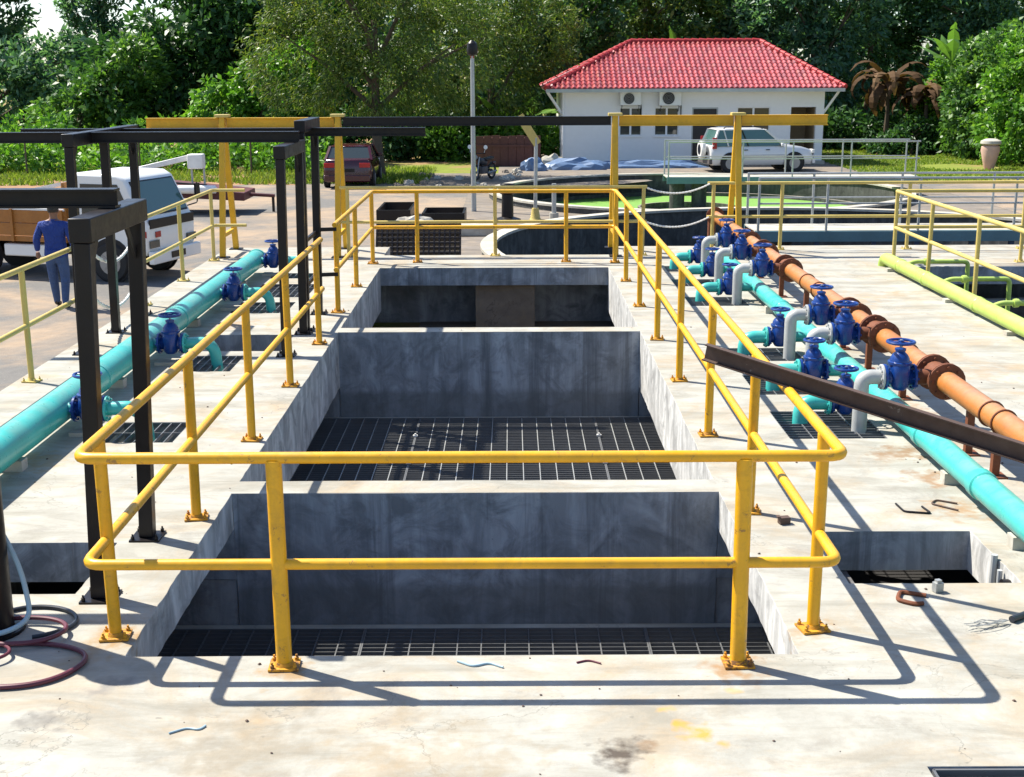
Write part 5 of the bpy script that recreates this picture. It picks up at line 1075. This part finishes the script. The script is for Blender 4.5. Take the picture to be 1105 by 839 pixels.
for xx in (-10.6, -10.0):
    for yy in (36.3, 37.7):
        M = Matrix.Translation((xx, yy, G + .28)) @ Matrix.Rotation(R(90), 4, 'X'); w_ = MB().lathe([(.16, -.1), (.26, -.1), (.28, -.06), (.28, .06), (.26, .1), (.16, .1)], 18, M).build('wheel', M_TYRE, tr)
        MB().lathe([(.15, -.08), (.15, .08)], 14, M).build('rim', M_RIM, w_, org=tuple(tr['_org']))
MB().tube([(-7.5, 37.0, -.5), (-6.7, 37.0, -.55)], .05, 8).build('tow_bar', M_MAROON, tr); MB().tube([(-6.75, 37.0, -.55), (-6.75, 37.0, G)], .04, 8).build('jockey_leg', M_BLACK, tr)

# motorcycle
mc = thing('motorcycle', (-1.0, 47.6, G), 'small dark motorcycle with a round white mirror by the lamp post', 'motorcycle', None, R(-118), local=True)
for x in (-.6, .62):
    w_ = MB().torus((0, 0, 0), .26, .045, 26, 8, Matrix.Translation((x, 0, .305)) @ Matrix.Rotation(R(90), 4, 'X')).build('wheel', M_TYRE, mc, org=(0, 0, 0))
    f = MB()
    for k in range(9): a = 2 * math.pi * k / 9; f.tube([(x, 0, .305), (x + .24 * math.cos(a), 0, .305 + .24 * math.sin(a))], .007, 5)
    f.torus((0, 0, 0), .225, .014, 22, 6, Matrix.Translation((x, 0, .305)) @ Matrix.Rotation(R(90), 4, 'X')); f.lathe([(.05, -.05), (.05, .05)], 10, Matrix.Translation((x, 0, .305)) @ Matrix.Rotation(R(90), 4, 'X')); f.build('rim', M_RIM, w_, org=(0, 0, 0))
def mp(mb, nm, mat, bev=0): return mb.build(nm, mat, mc, org=(0, 0, 0), bev=bev)
mp(MB().tube([(.62, .09, .3), (.46, .09, .85)], .025, 8), 'fork', M_RIM); mp(MB().tube([(.62, -.09, .3), (.46, -.09, .85)], .025, 8), 'fork', M_RIM)
mp(MB().tube([(.45, 0, .82), (.2, 0, .55), (-.1, 0, .42), (-.6, 0, .32)], .04, 8), 'frame', M_BLACK); mp(MB().box((.05, 0, .36), (.38, .22, .26)), 'engine', M_DARKST, .03)
mp(MB().lathe([(.02, -.3), (.10, -.25), (.13, 0), (.11, .22), (.03, .28)], 14, Matrix.Translation((.1, 0, .66)) @ Matrix.Rotation(R(78), 4, 'Y') @ Matrix.Scale(.8, 4, (0, 1, 0))), 'fuel_tank', M_HOSE_B)
mp(MB().box((-.36, 0, .72), (.62, .24, .11), 0, Matrix.Rotation(R(5), 4, 'Y')), 'seat', M_BLACK, .04); mp(MB().box((-.72, 0, .58), (.22, .16, .10)), 'rear_mudguard', M_CARR, .03)
mp(MB().tube([(.44, -.34, 1.0), (.47, -.15, .98), (.47, .15, .98), (.44, .34, 1.0)], .016, 8), 'handlebar', M_BLACK); mp(MB().lathe([(.05, -.06), (.09, 0), (.085, .05)], 12, Matrix.Translation((.58, 0, .84)) @ Matrix.Rotation(R(90), 4, 'Y')), 'headlight', M_RIM)
for s in (-1, 1): mp(MB().tube([(.45, s * .28, 1.0), (.43, s * .32, 1.16)], .008, 6).lathe([(.02, -.008), (.075, -.006), (.075, .006), (.02, .008)], 16, Matrix.Translation((.43, s * .33, 1.2)) @ Matrix.Rotation(R(90), 4, 'Y')), 'mirror', M_WHITE)
mp(MB().tube([(-.1, .12, .25), (-.7, .14, .3)], .04, 8), 'exhaust', M_RIM); mp(MB().tube([(-.05, -.1, .28), (-.1, -.26, .0)], .015, 6), 'side_stand', M_BLACK)

# ---------------------------------------------------------------- the man in a blue shirt, walking away
def skin_mesh(name, joints, edges, root, sub=2):
    me = bpy.data.meshes.new(name); me.from_pydata([j[:3] for j in joints], edges, []); ob = bpy.data.objects.new(name, me); COL.objects.link(ob)
    ob.modifiers.new('skin', 'SKIN'); sv_ = me.skin_vertices[0].data
    for i, j in enumerate(joints): sv_[i].radius = (j[3], j[4] if len(j) > 4 else j[3]); sv_[i].use_root = (i == root)
    sb = ob.modifiers.new('sub', 'SUBSURF'); sb.levels = sub; sb.render_levels = sub
    dg = bpy.context.evaluated_depsgraph_get(); out = bpy.data.meshes.new_from_object(ob.evaluated_get(dg)); bpy.data.objects.remove(ob); out.name = name
    out.polygons.foreach_set('use_smooth', [True] * len(out.polygons)); return out
def person(loc, rz):
    t = thing('person', loc, 'person in a blue long-sleeved shirt and jeans walking away on the road', 'person', None, rz, local=True)
    J = [(0, 0, .93, .175, .125), (0, 0, 1.08, .185, .125), (0, .0, 1.25, .20, .13), (0, 0, 1.40, .18, .11), (0, .005, 1.485, .062, .06), (0, .015, 1.56, .066, .07), (0, .025, 1.64, .082, .098), (0, .02, 1.715, .062, .075),      # 0-7 spine, neck, head
         (.215, 0, 1.395, .078), (.30, -.03, 1.16, .066), (.315, .05, .93, .046), (-.215, 0, 1.395, .078), (-.31, -.03, 1.17, .066), (-.335, .04, .95, .046),     # 8-13 arms
         (.10, 0, .84, .112), (.11, .03, .50, .082), (.115, -.06, .13, .062), (.12, -.07, .055, .046), (.125, .09, .035, .042),      # 14-18 right leg (forward foot up)
         (-.10, 0, .84, .112), (-.11, .06, .49, .082), (-.11, .13, .12, .062), (-.11, .12, .05, .046), (-.115, .27, .035, .042)]
    E_ = [(0, 1), (1, 2), (2, 3), (3, 4), (4, 5), (5, 6), (6, 7), (3, 8), (8, 9), (9, 10), (3, 11), (11, 12), (12, 13), (0, 14), (14, 15), (15, 16), (16, 17), (17, 18), (0, 19), (19, 20), (20, 21), (21, 22), (22, 23)]
    me = skin_mesh('body', J, E_, 0)
    for m_ in (M_SKIN, M_SHIRT, M_JEAN, M_SHOE): me.materials.append(m_)
    for p in me.polygons:
        c = p.center
        if c.z > 1.475 : i = 0
        elif abs(c.x) > .25 and c.z < .965: i = 0
        elif c.z > .93 or abs(c.x) > .2 and c.z > .9: i = 1
        elif c.z < .085: i = 3
        else: i = 2
        p.material_index = i
    place('body', me, None, t)
    # shirt tail and collar, belt
    MB().lathe([(.185, .86), (.20, .90), (.19, 1.0)], 20, Matrix.Scale(.78, 4, (0, 1, 0))).build('shirt_hem', M_SHIRT, t, org=(0, 0, 0)); MB().lathe([(.075, 1.45), (.068, 1.50)], 16, Matrix.Scale(.95, 4, (0, 1, 0))).build('collar', M_SHIRT, t, org=(0, 0, 0))
    # hair, ears, face
    bmx = bmesh.new(); bmesh.ops.create_uvsphere(bmx, u_segments=18, v_segments=12, radius=1)
    for v in bmx.verts: v.co = Vector((v.co.x * .090, v.co.y * .108 + .012, v.co.z * .105 + 1.665)); 
    bmesh.ops.delete(bmx, geom=[v for v in bmx.verts if v.co.z < 1.60 or (v.co.y > .07 and v.co.z < 1.70)], context='VERTS')
    hm = bpy.data.meshes.new('hair'); bmx.to_mesh(hm); bmx.free(); hm.polygons.foreach_set('use_smooth', [True] * len(hm.polygons)); place('hair', hm, M_HAIR, t)
    for s in (-1, 1):
        MB().lathe([(.004, -.008), (.02, -.004), (.022, .004), (.008, .008)], 10, Matrix.Translation((s * .088, .025, 1.63)) @ Matrix.Rotation(R(90), 4, 'Y') @ Matrix.Scale(1.5, 4, (1, 0, 0))).build('ear', M_SKIN, t, org=(0, 0, 0))
        MB().lathe([(.004, -.01), (.012, 0), (.004, .01)], 8, Matrix.Translation((s * .032, .108, 1.645)) @ Matrix.Rotation(R(90), 4, 'X')).build('eye', M_HAIR, t, org=(0, 0, 0))
    MB().tube([(0, .115, 1.655), (0, .135, 1.615), (0, .118, 1.605)], [.008, .016, .010], 8).build('nose', M_SKIN, t, org=(0, 0, 0)); MB().tube([(-.022, .108, 1.578), (0, .116, 1.576), (.022, .108, 1.578)], .006, 6).build('mouth', M_SKIN, t, org=(0, 0, 0))
    for s, wx, wy, wz in ((1, .317, .055, .915), (-1, -.337, .045, .935)):
        h = MB(); h.tube([(wx, wy, wz), (wx + s * .004, wy + .01, wz - .05), (wx + s * .004, wy + .016, wz - .09)], [.030, .040, .036], 10)
        for k, (dy, ln) in enumerate(((.030, .070), (.011, .080), (-.009, .075), (-.027, .060))):
            b = Vector((wx + s * .004, wy + .016 + dy, wz - .085)); h.tube([b, b + Vector((-s * .006, .002, -ln * .5)), b + Vector((-s * .024, .004, -ln * .85)), b + Vector((-s * .034, .004, -ln * .98))], [.0095, .009, .008, .006], 8)
        b = Vector((wx, wy + .04, wz - .03)); h.tube([b, b + Vector((-s * .008, .026, -.03)), b + Vector((-s * .018, .030, -.062))], [.011, .010, .007], 8)
        h.build('hand', M_SKIN, t, org=(0, 0, 0))
    return t
person((-7.66, 21.75, G), R(-4))
